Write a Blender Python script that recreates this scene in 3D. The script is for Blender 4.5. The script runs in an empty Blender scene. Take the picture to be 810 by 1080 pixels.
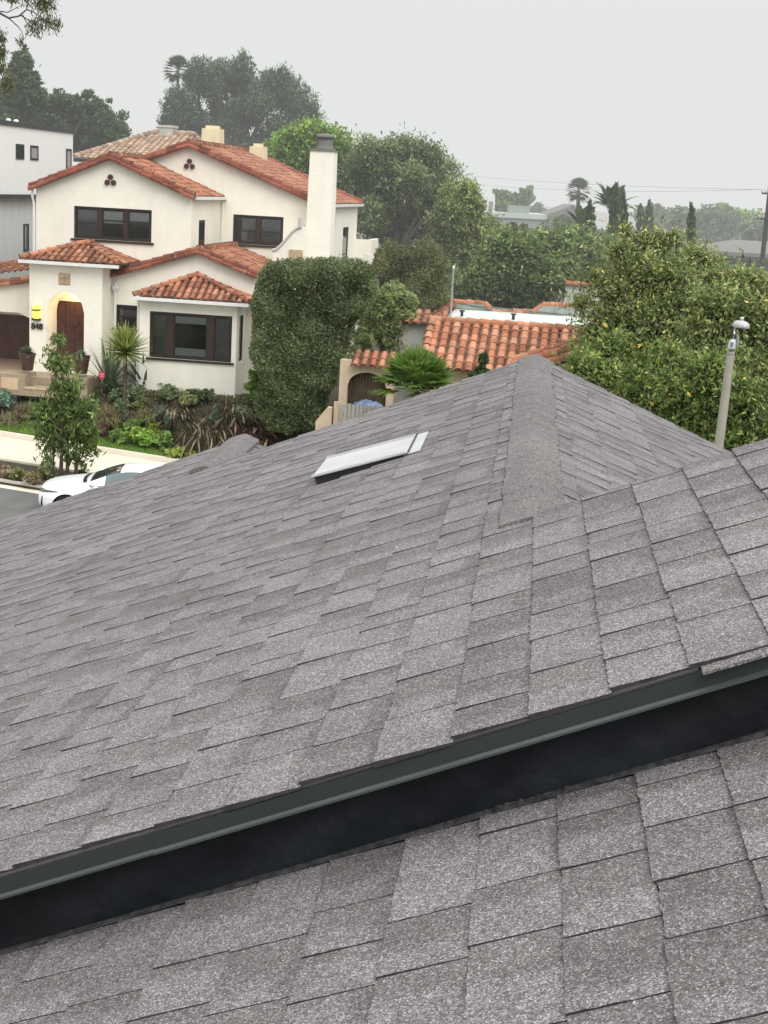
import bpy, bmesh, math, random
import numpy as np
from mathutils import Vector, Matrix
R_ = math.radians
rng = np.random.default_rng(11)
random.seed(5)
scene = bpy.context.scene
COL = scene.collection

# ------------------------------------------------------------------ camera frame
ZC = 8.7                      # eye height above the street
FOC = 1527.0; PITCH = R_(12.6); ROLL = R_(3.1); YAW = R_(5.22)
cp, sp = math.cos(PITCH), math.sin(PITCH)
CF = np.array([0, cp, -sp]); CR = np.array([1., 0, 0]); CU = np.array([0, sp, cp])
_c, _s = math.cos(ROLL), math.sin(ROLL)
CR, CU = _c*CR + _s*CU, -_s*CR + _c*CU
CAM = np.array([0, 0, ZC])

def ray(x, y):
    return CF + CR*(x-405)/FOC - CU*(y-540)/FOC

def at(x, y, Y):
    r = ray(x, y)
    return CAM + r*(Y/r[1])

def mpp(Y):                   # metres per photo pixel at a distance
    return Y/FOC

# ------------------------------------------------------------------ object helpers
def setp(o, label=None, cat=None, group=None, kind=None):
    if label: o['label'] = label
    if cat: o['category'] = cat
    if group: o['group'] = group
    if kind: o['kind'] = kind
    return o

def empty(name, loc, rz=0.0, label=None, cat=None, group=None):
    o = bpy.data.objects.new(name, None)
    COL.objects.link(o)
    o.location = tuple(float(v) for v in loc)
    o.rotation_euler = (0, 0, rz)
    o.empty_display_size = 0.2
    return setp(o, label, cat, group)

def link(name, me, parent=None, loc=None):
    o = bpy.data.objects.new(name, me)
    COL.objects.link(o)
    if parent is not None: o.parent = parent
    if loc is not None: o.location = tuple(float(v) for v in loc)
    return o

def copy_tree(o, parent=None):
    c = o.copy(); COL.objects.link(c)
    if parent is not None:
        c.parent = parent
    for ch in list(o.children):
        copy_tree(ch, c)
    return c

class MB:
    def __init__(s):
        s.v = []; s.f = []; s.m = []; s.col = {}
    def add(s, verts, faces, mi=0):
        b = len(s.v)
        s.v += [tuple(float(c) for c in p) for p in verts]
        s.f += [tuple(i+b for i in f) for f in faces]
        s.m += [mi]*len(faces)
        return s
    def box(s, x0, x1, y0, y1, z0, z1, mi=0):
        v = [(x0,y0,z0),(x1,y0,z0),(x1,y1,z0),(x0,y1,z0),(x0,y0,z1),(x1,y0,z1),(x1,y1,z1),(x0,y1,z1)]
        return s.add(v, [(0,3,2,1),(4,5,6,7),(0,1,5,4),(1,2,6,5),(2,3,7,6),(3,0,4,7)], mi)
    def prism_y(s, poly, y0, y1, mi=0):       # polygon in x,z (counter clockwise seen from -y) swept along y
        n = len(poly)
        v = [(p[0], y0, p[1]) for p in poly] + [(p[0], y1, p[1]) for p in poly]
        f = [tuple(range(n)), tuple(reversed(range(n, 2*n)))]
        f += [(i, i+n, (i+1) % n+n, (i+1) % n) for i in range(n)]
        return s.add(v, f, mi)
    def prism_z(s, poly, z0, z1, mi=0):
        n = len(poly)
        v = [(p[0], p[1], z0) for p in poly] + [(p[0], p[1], z1) for p in poly]
        f = [tuple(reversed(range(n))), tuple(range(n, 2*n))]
        f += [(i, (i+1) % n, (i+1) % n+n, i+n) for i in range(n)]
        return s.add(v, f, mi)
    def tube(s, pts, rad, sides=8, mi=0, cap=True):
        pts = [np.array(p, float) for p in pts]
        if not hasattr(rad, '__len__'): rad = [rad]*len(pts)
        rings = []
        up = np.array([0, 0, 1.])
        V = []; Fc = []
        for i, p in enumerate(pts):
            d = pts[min(i+1, len(pts)-1)] - pts[max(i-1, 0)]
            d = d/(np.linalg.norm(d)+1e-9)
            a = np.cross(d, up)
            if np.linalg.norm(a) < .05: a = np.cross(d, [1., 0, 0])
            a /= np.linalg.norm(a); b = np.cross(d, a)
            for k in range(sides):
                t = 2*math.pi*k/sides
                V.append(p + rad[i]*(a*math.cos(t) + b*math.sin(t)))
        for i in range(len(pts)-1):
            for k in range(sides):
                k2 = (k+1) % sides
                Fc.append((i*sides+k, (i+1)*sides+k, (i+1)*sides+k2, i*sides+k2))
        if cap:
            Fc.append(tuple(range(sides))); n = (len(pts)-1)*sides
            Fc.append(tuple(reversed(range(n, n+sides))))
        return s.add(V, Fc, mi)
    def lathe(s, prof, c=(0,0,0), sides=20, axis='z', mi=0):
        V = []; Fc = []
        for r, h in prof:
            for k in range(sides):
                t = 2*math.pi*k/sides
                x, y = r*math.cos(t), r*math.sin(t)
                p = (x, y, h) if axis == 'z' else ((x, h, y) if axis == 'y' else (h, x, y))
                V.append((p[0]+c[0], p[1]+c[1], p[2]+c[2]))
        for i in range(len(prof)-1):
            for k in range(sides):
                k2 = (k+1) % sides
                Fc.append((i*sides+k, i*sides+k2, (i+1)*sides+k2, (i+1)*sides+k))
        Fc.append(tuple(reversed(range(sides)))); n = (len(prof)-1)*sides
        Fc.append(tuple(range(n, n+sides)))
        return s.add(V, Fc, mi)
    def build(s, name, mats, parent=None, smooth=False, loc=None, bevel=0, fix=True):
        me = bpy.data.meshes.new(name)
        me.from_pydata(s.v, [], s.f)
        mats = mats if isinstance(mats, (list, tuple)) else [mats]
        for m in mats: me.materials.append(m)
        me.polygons.foreach_set('material_index', s.m)
        if fix:
            bm = bmesh.new(); bm.from_mesh(me)
            bmesh.ops.recalc_face_normals(bm, faces=bm.faces)
            bm.to_mesh(me); bm.free()
        if smooth:
            me.polygons.foreach_set('use_smooth', [True]*len(me.polygons))
        me.update()
        o = link(name, me, parent, loc)
        if smooth:
            try:
                me.set_sharp_from_angle(angle=R_(40))
            except Exception: pass
        if bevel:
            b = o.modifiers.new('bevel', 'BEVEL'); b.width = bevel; b.segments = 2; b.limit_method = 'ANGLE'
        return o

def fast_quads(name, V, colors, mat, parent=None, loc=None, nper=4):
    """V: (n*nper,3) vertices of n separate polygons; colors (n,3)"""
    n = len(V)//nper
    me = bpy.data.meshes.new(name)
    me.vertices.add(n*nper)
    me.vertices.foreach_set('co', np.ascontiguousarray(V, dtype=np.float32).ravel())
    me.loops.add(n*nper)
    me.loops.foreach_set('vertex_index', np.arange(n*nper, dtype=np.int32))
    me.polygons.add(n)
    me.polygons.foreach_set('loop_start', np.arange(0, n*nper, nper, dtype=np.int32))
    me.update(calc_edges=True)
    ca = me.attributes.new('Col', 'FLOAT_COLOR', 'POINT')
    cc = np.ones((n*nper, 4), np.float32)
    cc[:, :3] = np.repeat(np.asarray(colors), nper, axis=0)
    ca.data.foreach_set('color', cc.ravel())
    me.materials.append(mat)
    me.validate()
    return link(name, me, parent, loc)

# ------------------------------------------------------------------ materials
def newmat(name):
    m = bpy.data.materials.new(name); m.use_nodes = True
    nt = m.node_tree
    b = nt.nodes['Principled BSDF']
    return m, nt, b

def N(nt, t, **kw):
    n = nt.nodes.new(t)
    for k, v in kw.items():
        if k.startswith('i_'):
            key = k[2:]
            n.inputs[int(key) if key.isdigit() else key].default_value = v
        else: setattr(n, k, v)
    return n

def ramp(nt, stops, interp='LINEAR'):
    r = nt.nodes.new('ShaderNodeValToRGB')
    r.color_ramp.interpolation = interp
    el = r.color_ramp.elements
    while len(el) < len(stops): el.new(.5)
    for e, (p, c) in zip(el, stops):
        e.position = p
        e.color = (c[0], c[1], c[2], 1) if hasattr(c, '__len__') else (c, c, c, 1)
    return r

def plain(name, col, rough=.6, var=.12, scale=3.0, metallic=0.0, bump=0.0, bscale=40, spec=.4, stain=0.0):
    """base colour broken up by two noises; optional fine bump and stains running down"""
    m, nt, b = newmat(name)
    L = nt.links.new
    tc = N(nt, 'ShaderNodeTexCoord')
    n1 = N(nt, 'ShaderNodeTexNoise'); n1.inputs['Scale'].default_value = scale; n1.inputs['Detail'].default_value = 8
    n1.inputs['Roughness'].default_value = .65
    L(tc.outputs['Object'], n1.inputs['Vector'])
    lo = [c*(1-var) for c in col]; hi = [min(1, c*(1+var)) for c in col]
    r = ramp(nt, [(.3, lo), (.7, hi)])
    L(n1.outputs['Fac'], r.inputs['Fac'])
    out = r.outputs['Color']
    if stain:
        mp = N(nt, 'ShaderNodeMapping'); mp.inputs['Scale'].default_value = (2.2, 2.2, .25)
        L(tc.outputs['Object'], mp.inputs['Vector'])
        n2 = N(nt, 'ShaderNodeTexNoise'); n2.inputs['Scale'].default_value = 1.6; n2.inputs['Detail'].default_value = 6
        L(mp.outputs['Vector'], n2.inputs['Vector'])
        r2 = ramp(nt, [(.45, 1.0), (.75, 1-stain)])
        L(n2.outputs['Fac'], r2.inputs['Fac'])
        mx = N(nt, 'ShaderNodeMix', data_type='RGBA', blend_type='MULTIPLY'); mx.inputs[0].default_value = 1
        L(out, mx.inputs[6]); L(r2.outputs['Color'], mx.inputs[7])
        out = mx.outputs[2]
    L(out, b.inputs['Base Color'])
    b.inputs['Roughness'].default_value = rough
    b.inputs['Metallic'].default_value = metallic
    b.inputs['Specular IOR Level'].default_value = spec
    if bump:
        n3 = N(nt, 'ShaderNodeTexNoise'); n3.inputs['Scale'].default_value = bscale; n3.inputs['Detail'].default_value = 5
        L(tc.outputs['Object'], n3.inputs['Vector'])
        bp = N(nt, 'ShaderNodeBump'); bp.inputs['Strength'].default_value = bump; bp.inputs['Distance'].default_value = .02
        L(n3.outputs['Fac'], bp.inputs['Height']); L(bp.outputs['Normal'], b.inputs['Normal'])
    return m

def leafmat(name, transl=.25, rough=.55):
    m, nt, b = newmat(name)
    L = nt.links.new
    at_ = N(nt, 'ShaderNodeAttribute', attribute_name='Col')
    L(at_.outputs['Color'], b.inputs['Base Color'])
    b.inputs['Roughness'].default_value = rough
    b.inputs['Specular IOR Level'].default_value = .16
    tr = N(nt, 'ShaderNodeBsdfTranslucent')
    L(at_.outputs['Color'], tr.inputs['Color'])
    mx = N(nt, 'ShaderNodeMixShader'); mx.inputs[0].default_value = transl
    L(b.outputs[0], mx.inputs[1]); L(tr.outputs[0], mx.inputs[2])
    L(mx.outputs[0], nt.nodes['Material Output'].inputs['Surface'])
    return m

def shinglemat(name, gain=1.0, cap=False):
    m, nt, b = newmat(name)
    L = nt.links.new
    tc = N(nt, 'ShaderNodeTexCoord')
    vo = N(nt, 'ShaderNodeTexVoronoi'); vo.inputs['Scale'].default_value = 400
    L(tc.outputs['Object'], vo.inputs['Vector'])
    sx = N(nt, 'ShaderNodeSeparateColor'); L(vo.outputs['Color'], sx.inputs[0])
    # two granule blends
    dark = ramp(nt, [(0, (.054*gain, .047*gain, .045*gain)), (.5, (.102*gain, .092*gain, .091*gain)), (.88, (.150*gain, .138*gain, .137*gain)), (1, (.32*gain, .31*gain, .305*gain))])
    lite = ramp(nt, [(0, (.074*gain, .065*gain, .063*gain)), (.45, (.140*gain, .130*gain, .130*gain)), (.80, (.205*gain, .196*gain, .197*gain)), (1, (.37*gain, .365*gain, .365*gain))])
    L(sx.outputs[0], dark.inputs['Fac']); L(sx.outputs[0], lite.inputs['Fac'])
    nz = N(nt, 'ShaderNodeTexNoise'); nz.inputs['Scale'].default_value = 9; nz.inputs['Detail'].default_value = 6
    L(tc.outputs['Object'], nz.inputs['Vector'])
    nf = N(nt, 'ShaderNodeTexNoise'); nf.inputs['Scale'].default_value = 120; nf.inputs['Detail'].default_value = 2
    L(tc.outputs['Object'], nf.inputs['Vector'])
    def math_(op, a, b_, clamp=False):
        q = N(nt, 'ShaderNodeMath', operation=op); q.use_clamp = clamp
        for i, v in enumerate((a, b_)):
            if isinstance(v, (int, float)): q.inputs[i].default_value = v
            else: L(v, q.inputs[i])
        return q.outputs[0]
    if not cap:
        uv = N(nt, 'ShaderNodeUVMap', uv_map='UVMap'); su = N(nt, 'ShaderNodeSeparateXYZ'); L(uv.outputs[0], su.inputs[0])
        at_ = N(nt, 'ShaderNodeAttribute', attribute_name='Rnd'); sr = N(nt, 'ShaderNodeSeparateColor'); L(at_.outputs['Color'], sr.inputs[0])
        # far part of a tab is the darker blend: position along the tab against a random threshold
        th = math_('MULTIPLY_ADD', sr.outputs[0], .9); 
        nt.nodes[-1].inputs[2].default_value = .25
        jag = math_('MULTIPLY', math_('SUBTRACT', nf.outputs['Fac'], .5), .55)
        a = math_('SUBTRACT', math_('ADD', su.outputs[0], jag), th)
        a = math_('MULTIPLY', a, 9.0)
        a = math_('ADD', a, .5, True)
        # second: a band of darker granules below the course above (upslope end of a tab)
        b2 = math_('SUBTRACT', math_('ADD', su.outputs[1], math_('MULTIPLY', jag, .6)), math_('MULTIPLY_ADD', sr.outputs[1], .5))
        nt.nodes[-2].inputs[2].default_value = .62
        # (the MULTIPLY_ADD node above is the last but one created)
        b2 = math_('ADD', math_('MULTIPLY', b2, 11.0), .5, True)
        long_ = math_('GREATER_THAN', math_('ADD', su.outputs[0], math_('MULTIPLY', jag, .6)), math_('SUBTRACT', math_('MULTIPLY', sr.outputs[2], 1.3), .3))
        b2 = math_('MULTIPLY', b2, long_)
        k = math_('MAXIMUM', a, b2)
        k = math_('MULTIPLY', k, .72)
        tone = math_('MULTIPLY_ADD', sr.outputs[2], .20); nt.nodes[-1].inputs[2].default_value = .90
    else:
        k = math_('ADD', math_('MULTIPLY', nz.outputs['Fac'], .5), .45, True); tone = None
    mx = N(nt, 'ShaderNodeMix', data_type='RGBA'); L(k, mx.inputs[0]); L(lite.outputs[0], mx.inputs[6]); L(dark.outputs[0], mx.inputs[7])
    # broad weathering
    nb = N(nt, 'ShaderNodeTexNoise'); nb.inputs['Scale'].default_value = 55; nb.inputs['Detail'].default_value = 3; L(tc.outputs['Object'], nb.inputs['Vector'])
    nl = N(nt, 'ShaderNodeTexNoise'); nl.inputs['Scale'].default_value = 1.1; nl.inputs['Detail'].default_value = 5; L(tc.outputs['Object'], nl.inputs['Vector'])
    mixn = math_('ADD', math_('MULTIPLY', nz.outputs['Fac'], .4), math_('ADD', math_('MULTIPLY', nb.outputs['Fac'], .35), math_('MULTIPLY', nl.outputs['Fac'], .25)))
    wr = ramp(nt, [(.38, .78), (.62, 1.18)]); L(mixn, wr.inputs['Fac'])
    mm = N(nt, 'ShaderNodeMix', data_type='RGBA', blend_type='MULTIPLY'); mm.inputs[0].default_value = 1
    L(mx.outputs[2], mm.inputs[6]); L(wr.outputs[0], mm.inputs[7])
    gt = ramp(nt, [(0, (1.01, .945, .93)), (.5, (.95, .94, .945)), (1, (.905, .945, 1.0))]); L(sx.outputs[1], gt.inputs['Fac'])
    m4 = N(nt, 'ShaderNodeMix', data_type='RGBA', blend_type='MULTIPLY'); m4.inputs[0].default_value = 1
    L(mm.outputs[2], m4.inputs[6]); L(gt.outputs[0], m4.inputs[7])
    out = m4.outputs[2]
    if tone is not None:
        m3 = N(nt, 'ShaderNodeMix', data_type='RGBA', blend_type='MULTIPLY'); m3.inputs[0].default_value = 1
        L(out, m3.inputs[6]); L(tone, m3.inputs[7]); out = m3.outputs[2]
    L(out, b.inputs['Base Color'])
    b.inputs['Roughness'].default_value = .9; b.inputs['Specular IOR Level'].default_value = .3
    bp = N(nt, 'ShaderNodeBump'); bp.inputs['Strength'].default_value = .5; bp.inputs['Distance'].default_value = .0015
    L(vo.outputs['Distance'], bp.inputs['Height']); L(bp.outputs['Normal'], b.inputs['Normal'])
    return m

def tilemat(name, gain=1.0):
    m, nt, b = newmat(name)
    L = nt.links.new
    tc = N(nt, 'ShaderNodeTexCoord')
    at_ = N(nt, 'ShaderNodeAttribute', attribute_name='Col')
    n1 = N(nt, 'ShaderNodeTexNoise'); n1.inputs['Scale'].default_value = 2.2; n1.inputs['Detail'].default_value = 9; n1.inputs['Roughness'].default_value = .7
    L(tc.outputs['Object'], n1.inputs['Vector'])
    r = ramp(nt, [(.30, .30), (.46, .90), (.75, 1.18)]); L(n1.outputs['Fac'], r.inputs['Fac'])
    n5 = N(nt, 'ShaderNodeTexNoise'); n5.inputs['Scale'].default_value = 6; n5.inputs['Detail'].default_value = 8; L(tc.outputs['Object'], n5.inputs['Vector'])
    r5 = ramp(nt, [(.60, 0), (.72, .55)]); L(n5.outputs['Fac'], r5.inputs['Fac'])
    mx = N(nt, 'ShaderNodeMix', data_type='RGBA', blend_type='MULTIPLY'); mx.inputs[0].default_value = 1
    L(at_.outputs['Color'], mx.inputs[6]); L(r.outputs[0], mx.inputs[7])
    ml = N(nt, 'ShaderNodeMix', data_type='RGBA'); L(r5.outputs[0], ml.inputs[0]); L(mx.outputs[2], ml.inputs[6]); ml.inputs[7].default_value = (.30, .24, .18, 1)
    L(ml.outputs[2], b.inputs['Base Color'])
    b.inputs['Roughness'].default_value = .8; b.inputs['Specular IOR Level'].default_value = .3
    return m

def glassmat(name, tint=(.80, .82, .82)):
    m, nt, b = newmat(name)
    L = nt.links.new
    nt.nodes.remove(b)
    tr = N(nt, 'ShaderNodeBsdfTransparent'); tr.inputs[0].default_value = (*tint, 1)
    gl = N(nt, 'ShaderNodeBsdfGlossy'); gl.inputs['Color'].default_value = (.9, .92, .93, 1); gl.inputs['Roughness'].default_value = .04
    fr = N(nt, 'ShaderNodeFresnel'); fr.inputs[0].default_value = 1.7
    mx = N(nt, 'ShaderNodeMixShader')
    L(fr.outputs[0], mx.inputs[0]); L(tr.outputs[0], mx.inputs[1]); L(gl.outputs[0], mx.inputs[2])
    L(mx.outputs[0], nt.nodes['Material Output'].inputs['Surface'])
    return m

def emitmat(name, col, strength):
    m, nt, b = newmat(name)
    b.inputs['Base Color'].default_value = (*col, 1)
    b.inputs['Emission Color'].default_value = (*col, 1)
    b.inputs['Emission Strength'].default_value = strength
    return m

M = {}
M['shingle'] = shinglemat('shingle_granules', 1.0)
M['cap'] = shinglemat('ridge_cap_granules', 1.12, cap=True)
M['shingle_edge'] = plain('asphalt_edge', (.034, .031, .031), .95, .3, 40)
M['drip'] = plain('dark_metal_flashing', (.027, .033, .035), .5, .12, 2, bump=.05, bscale=12)
M['drip_lip'] = plain('flashing_lip', (.064, .074, .075), .45, .12, 4)
M['felt'] = plain('black_felt', (.0065, .0085, .012), .6, .5, 5, bump=.8, bscale=7, spec=.3, stain=.5)
M['stucco'] = plain('white_stucco', (.85, .81, .71), .9, .05, .9, bump=.5, bscale=9, stain=.05)
M['stucco_shade'] = plain('grey_stucco', (.50, .50, .49), .9, .07, 1.2, bump=.25, bscale=30, stain=.1)
M['modern_white'] = plain('modern_white_render', (.78, .785, .775), .85, .03, 1, stain=.03)
M['modern_grey'] = plain('modern_grey_cladding', (.60, .605, .60), .8, .04, 1.2, stain=.05)
M['cream'] = plain('cream_stucco', (.72, .62, .42), .9, .06, 1.5, stain=.12)
M['tile'] = tilemat('clay_roof_tile')
M['brown'] = plain('dark_brown_window_frame', (.026, .017, .014), .5, .2, 6)
M['redbrown'] = plain('red_brown_mullion', (.036, .020, .016), .55, .2, 6)
M['doorwood'] = plain('dark_stained_door', (.060, .022, .014), .5, .35, 5)
M['gutter'] = plain('white_gutter', (.72, .72, .70), .5, .06, 3)
M['glass'] = glassmat('window_glass')
M['shade'] = plain('window_blind', (.78, .78, .75), .9, .06, 4)
M['curtain'] = plain('dim_curtain', (.30, .30, .29), .9, .2, 8)
M['dark'] = plain('dark_interior', (.012, .012, .013), .9, .2, 2)
M['black'] = plain('black_plastic', (.012, .012, .013), .5, .2, 6)
M['concrete'] = plain('pale_concrete', (.62, .57, .47), .9, .07, 1.4, bump=.15, bscale=25, stain=0)
M['curb'] = plain('grey_curb', (.40, .38, .34), .9, .12, 2, bump=.2, bscale=25)
M['asphalt'] = plain('grey_asphalt', (.115, .115, .112), .95, .16, 1.3, bump=.35, bscale=60)
M['paver'] = plain('warm_paving', (.52, .38, .26), .9, .1, 1.2, bump=.1, bscale=20)
M['steptile'] = plain('step_tile', (.30, .24, .17), .8, .2, 8)
M['plaque'] = plain('stone_plaque', (.46, .34, .22), .8, .3, 9)
M['soil'] = plain('brown_mulch', (.050, .040, .027), 1, .4, 5, bump=.6, bscale=30)
M['lawn'] = plain('green_lawn', (.075, .12, .026), 1, .4, 7, bump=.6, bscale=60)
M['hillground'] = plain('dry_ground', (.085, .085, .045), 1, .35, .3)
M['bark'] = plain('grey_bark', (.085, .068, .052), .95, .35, 6, bump=.6, bscale=20)
M['darkbark'] = plain('dark_bark', (.035, .028, .022), .95, .35, 6, bump=.5, bscale=20)
M['leaf'] = leafmat('leaf', .42, .65)
M['needle'] = leafmat('needle', .10, .7)
M['galv'] = plain('galvanised_metal', (.55, .57, .58), .35, .08, 6, metallic=.75)
M['ventmetal'] = plain('white_painted_sheet', (.41, .415, .41), .5, .12, 5, stain=.1)
M['concpole'] = plain('concrete_pole', (.36, .345, .29), .9, .13, 3, bump=.3, bscale=40, stain=.2)
M['wood'] = plain('weathered_pole_wood', (.028, .024, .022), .95, .3, 4, bump=.4)
M['wire'] = plain('grey_wire', (.22, .225, .23), .7, .05, 4)
M['fencewood'] = plain('pale_grey_boards', (.36, .34, .30), .85, .15, 5, stain=.15)
M['gatewood'] = plain('dark_gate_boards', (.060, .042, .028), .9, .35, 4, stain=.3)
M['tan'] = plain('tan_masonry', (.50, .40, .29), .9, .12, 3, bump=.2, stain=.15)
M['bluetarp'] = plain('blue_tarp', (.12, .17, .27), .5, .9, 4)
M['roofwhite'] = plain('white_roof_membrane', (.50, .54, .50), .7, .07, 1.2, stain=.12)
M['greyblock'] = plain('grey_rendered_wall', (.30, .325, .30), .95, .12, 2, stain=.25)
M['chalk'] = plain('chalky_block_wall', (.50, .49, .44), .95, .2, 3, stain=.3)
M['carpaint'] = plain('white_car_paint', (.84, .85, .86), .25, .015, 1, spec=.6)
M['carpaint'].node_tree.nodes['Principled BSDF'].inputs['Coat Weight'].default_value = .6
M['carglass'] = plain('dark_car_glass', (.022, .028, .030), .06, .1, 2, spec=.7)
M['sideglass'] = plain('green_tinted_glass', (.085, .125, .125), .06, .15, 2, spec=.7)
M['rubber'] = plain('tyre_rubber', (.014, .014, .015), .85, .2, 20)
M['rim'] = plain('alloy_rim', (.10, .10, .105), .35, .1, 5, metallic=.6)
M['lamp'] = plain('headlight_lens', (.07, .07, .072), .12, .8, 14, spec=.8)
M['garagewood'] = plain('brown_garage_door', (.16, .065, .045), .55, .3, 4)
M['pot'] = plain('brown_glazed_pot', (.075, .042, .032), .4, .25, 6)
M['rock'] = plain('pale_boulder', (.46, .43, .38), .95, .2, 5, bump=.5, bscale=10)
M['redsign'] = plain('red_sign_face', (.62, .07, .11), .5, .1, 5)
M['lantern'] = emitmat('lit_yellow_lantern', (1.0, .80, .10), 1.0)
M['bulb'] = emitmat('warm_bulb', (1.0, .72, .36), 3.0)
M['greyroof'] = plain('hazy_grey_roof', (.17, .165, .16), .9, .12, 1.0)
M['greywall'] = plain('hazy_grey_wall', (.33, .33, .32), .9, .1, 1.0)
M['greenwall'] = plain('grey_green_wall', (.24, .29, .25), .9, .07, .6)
M['seed'] = leafmat('seed_head', .3, .8)
# ================================================================== our own house
TP = 5/12.0                                   # roof pitch
NRM = np.array([-TP, 0, 1.])/math.sqrt(1+TP*TP)
house = empty('shingled_house', (0, 0, 0), -YAW, 'house under a grey asphalt shingle roof filling the foreground', 'house')

def shingle_plane(name, n0, n1, u0, u1, zfun, sgn, keep=None, e=.132, step=.012, seedv=1, jag=.0008, parent=None, hoff=0.0, mats=None, ushear=None):
    """courses of laminated shingles: one mesh. sgn=+1: plane rises with n (butt edges face -n); sgn=-1: falls with n."""
    r = np.random.default_rng(seedv)
    V = []; F = []; MI = []; UVs = []; RN = []
    sl = TP*sgn
    nv = np.array([-sl, 0, 1.])/math.sqrt(1+sl*sl)
    def P(n, u, h):
        p = np.array([n, u, zfun(n)]) + nv*h
        return (p[0], p[1], p[2])
    nc = int(math.ceil((n1-n0)/e))
    for k in range(nc):
        # course k: bottom (butt) edge and top edge
        if sgn > 0: nb = n0 + k*e; ntop = nb + e
        else: nb = n1 - k*e; ntop = nb - e
        u = u0 + r.uniform(-.012, .006) if (k % 2) else u0 + r.uniform(-.02, .004)
        ua = u; U1 = u1(nb+sgn*e*.5) if callable(u1) else u1
        prev_r = 0
        while ua < U1-.03:
            ln = r.choice([r.uniform(.12, .165), r.uniform(.165, .225), r.uniform(.22, .29)], p=[.28, .48, .24])
            ub = min(ua+ln, U1 + r.uniform(-.008, .008))
            if U1-ub < .05: ub = U1 + r.uniform(-.006, .006)
            um = (ua+ub)/2; nm = (nb+ntop)/2
            if keep is None or keep(nm, um):
                raised = (1-prev_r) if r.random() < .8 else prev_r
                prev_r = raised
                hb = .0046 + .0010*raised + r.uniform(-.0005, .0007)       # butt edge height above the deck
                ht = .0008                                               # tucked under the next course
                tilt = r.uniform(.0014, .0022)                              # near edge sits slightly proud
                d = step if um < 5.2 and nm > -2.4 else step*3
                nu = max(2, int((ub-ua)/d)); nn = max(2, int(e/d))
                nbj = nb + (-1 if sgn > 0 else 1)*r.uniform(-.001, .004)
                gap = .0012
                bot = [(nbj + r.normal(0, jag), a) for a in np.linspace(ua+gap, ub-gap, nu+1)]
                near = [(a, ua+gap + r.normal(0, jag*.8)) for a in np.linspace(ntop, nbj, nn+1)][:-1]
                far = [(a, ub-gap + r.normal(0, jag*.5)) for a in np.linspace(nbj, ntop, 3)][1:]
                ring = near + bot + far
                top_n = ntop + (.004 if sgn > 0 else -.004)
                def hh(n, uu):
                    f = abs(n-ntop)/e
                    g = (ub-uu)/(ub-ua)
                    return hoff + ht + (hb-ht)*min(f, 1.1) + tilt*g*(.35+.65*f)
                b0 = len(V)
                col = (r.random(), r.random(), r.random(), raised)
                for (n, uu) in ring:
                    V.append(P(n, uu, hh(n, uu)))
                m = len(ring)
                order = list(range(b0, b0+m))
                F.append(tuple(order) if sgn > 0 else tuple(reversed(order))); MI.append(0)
                uvr = [((uu-ua)/(ub-ua), abs(n-nb)/e) for (n, uu) in ring]
                UVs.append(uvr if sgn > 0 else list(reversed(uvr))); RN.append(col)
                for (n, uu) in ring:
                    V.append(P(n, uu, hoff-.004))
                for i in range(m-1):
                    a, b_ = b0+i, b0+i+1
                    q = (a, a+m, b_+m, b_)
                    F.append(q if sgn > 0 else tuple(reversed(q))); MI.append(1)
                    UVs.append([(0, 0)]*4); RN.append(col)
            ua = ub
    me = bpy.data.meshes.new(name)
    me.from_pydata(V, [], F)
    ms = mats or [M['shingle'], M['shingle_edge']]
    for mm in ms: me.materials.append(mm)
    me.polygons.foreach_set('material_index', MI)
    uvl = me.uv_layers.new(name='UVMap')
    flat = np.array([c for poly in UVs for c in poly], np.float32)
    uvl.data.foreach_set('uv', flat.ravel())
    ca = me.attributes.new('Rnd', 'FLOAT_COLOR', 'CORNER')
    cc = np.concatenate([np.tile(np.array(c, np.float32), (len(p), 1)) for c, p in zip(RN, UVs)])
    ca.data.foreach_set('color', cc.ravel())
    me.update()
    return link(name, me, parent if parent is not None else house)

H0 = .90; H1 = 1.083
zl = lambda n: ZC - H0 + TP*n                # main left plane
zlow = lambda n: ZC - H1 + TP*n              # roof the camera stands on
N1 = .058                                     # first ridge
N2 = -1.80                                    # second, lower ridge
UN, UF, UE, UE2 = 2.385, 4.015, 8.19, 9.25
HI = 2.6                                      # highest ridge, out of the picture on the right
NW = -6.2                                     # left eave
offs = N1 + .132*0
n_start = N1 - .132*48
# one field: full height near the camera, then up to the first ridge, then up to the second
N2 = N1 - .132*14
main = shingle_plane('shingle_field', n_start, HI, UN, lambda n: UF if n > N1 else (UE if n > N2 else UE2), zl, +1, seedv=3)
# right slopes behind the ridges
zr1 = lambda n: zl(N1) - TP*(n-N1)
zr2 = lambda n: zl(N2) - TP*(n-N2)
zr3 = lambda n: zl(HI) - TP*(n-HI)
midr = shingle_plane('shingle_field', N1+.01, N1+.01+.132*24, 3.86, UE, zr1, -1, seedv=6)
farr = shingle_plane('shingle_field', N2, N2+.132*16, UE-.3, UE2, zr2, -1, keep=lambda n, u: True, seedv=7)
hir = shingle_plane('shingle_field', HI, HI+.132*30, UN, UF, zr3, -1, seedv=8, step=.05)
# the roof below the camera
low = shingle_plane('shingle_field', N1-.132*30+.06, N1+.132*30+.06, .35, 2.418, zlow, +1, seedv=12, jag=.0009)

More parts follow.
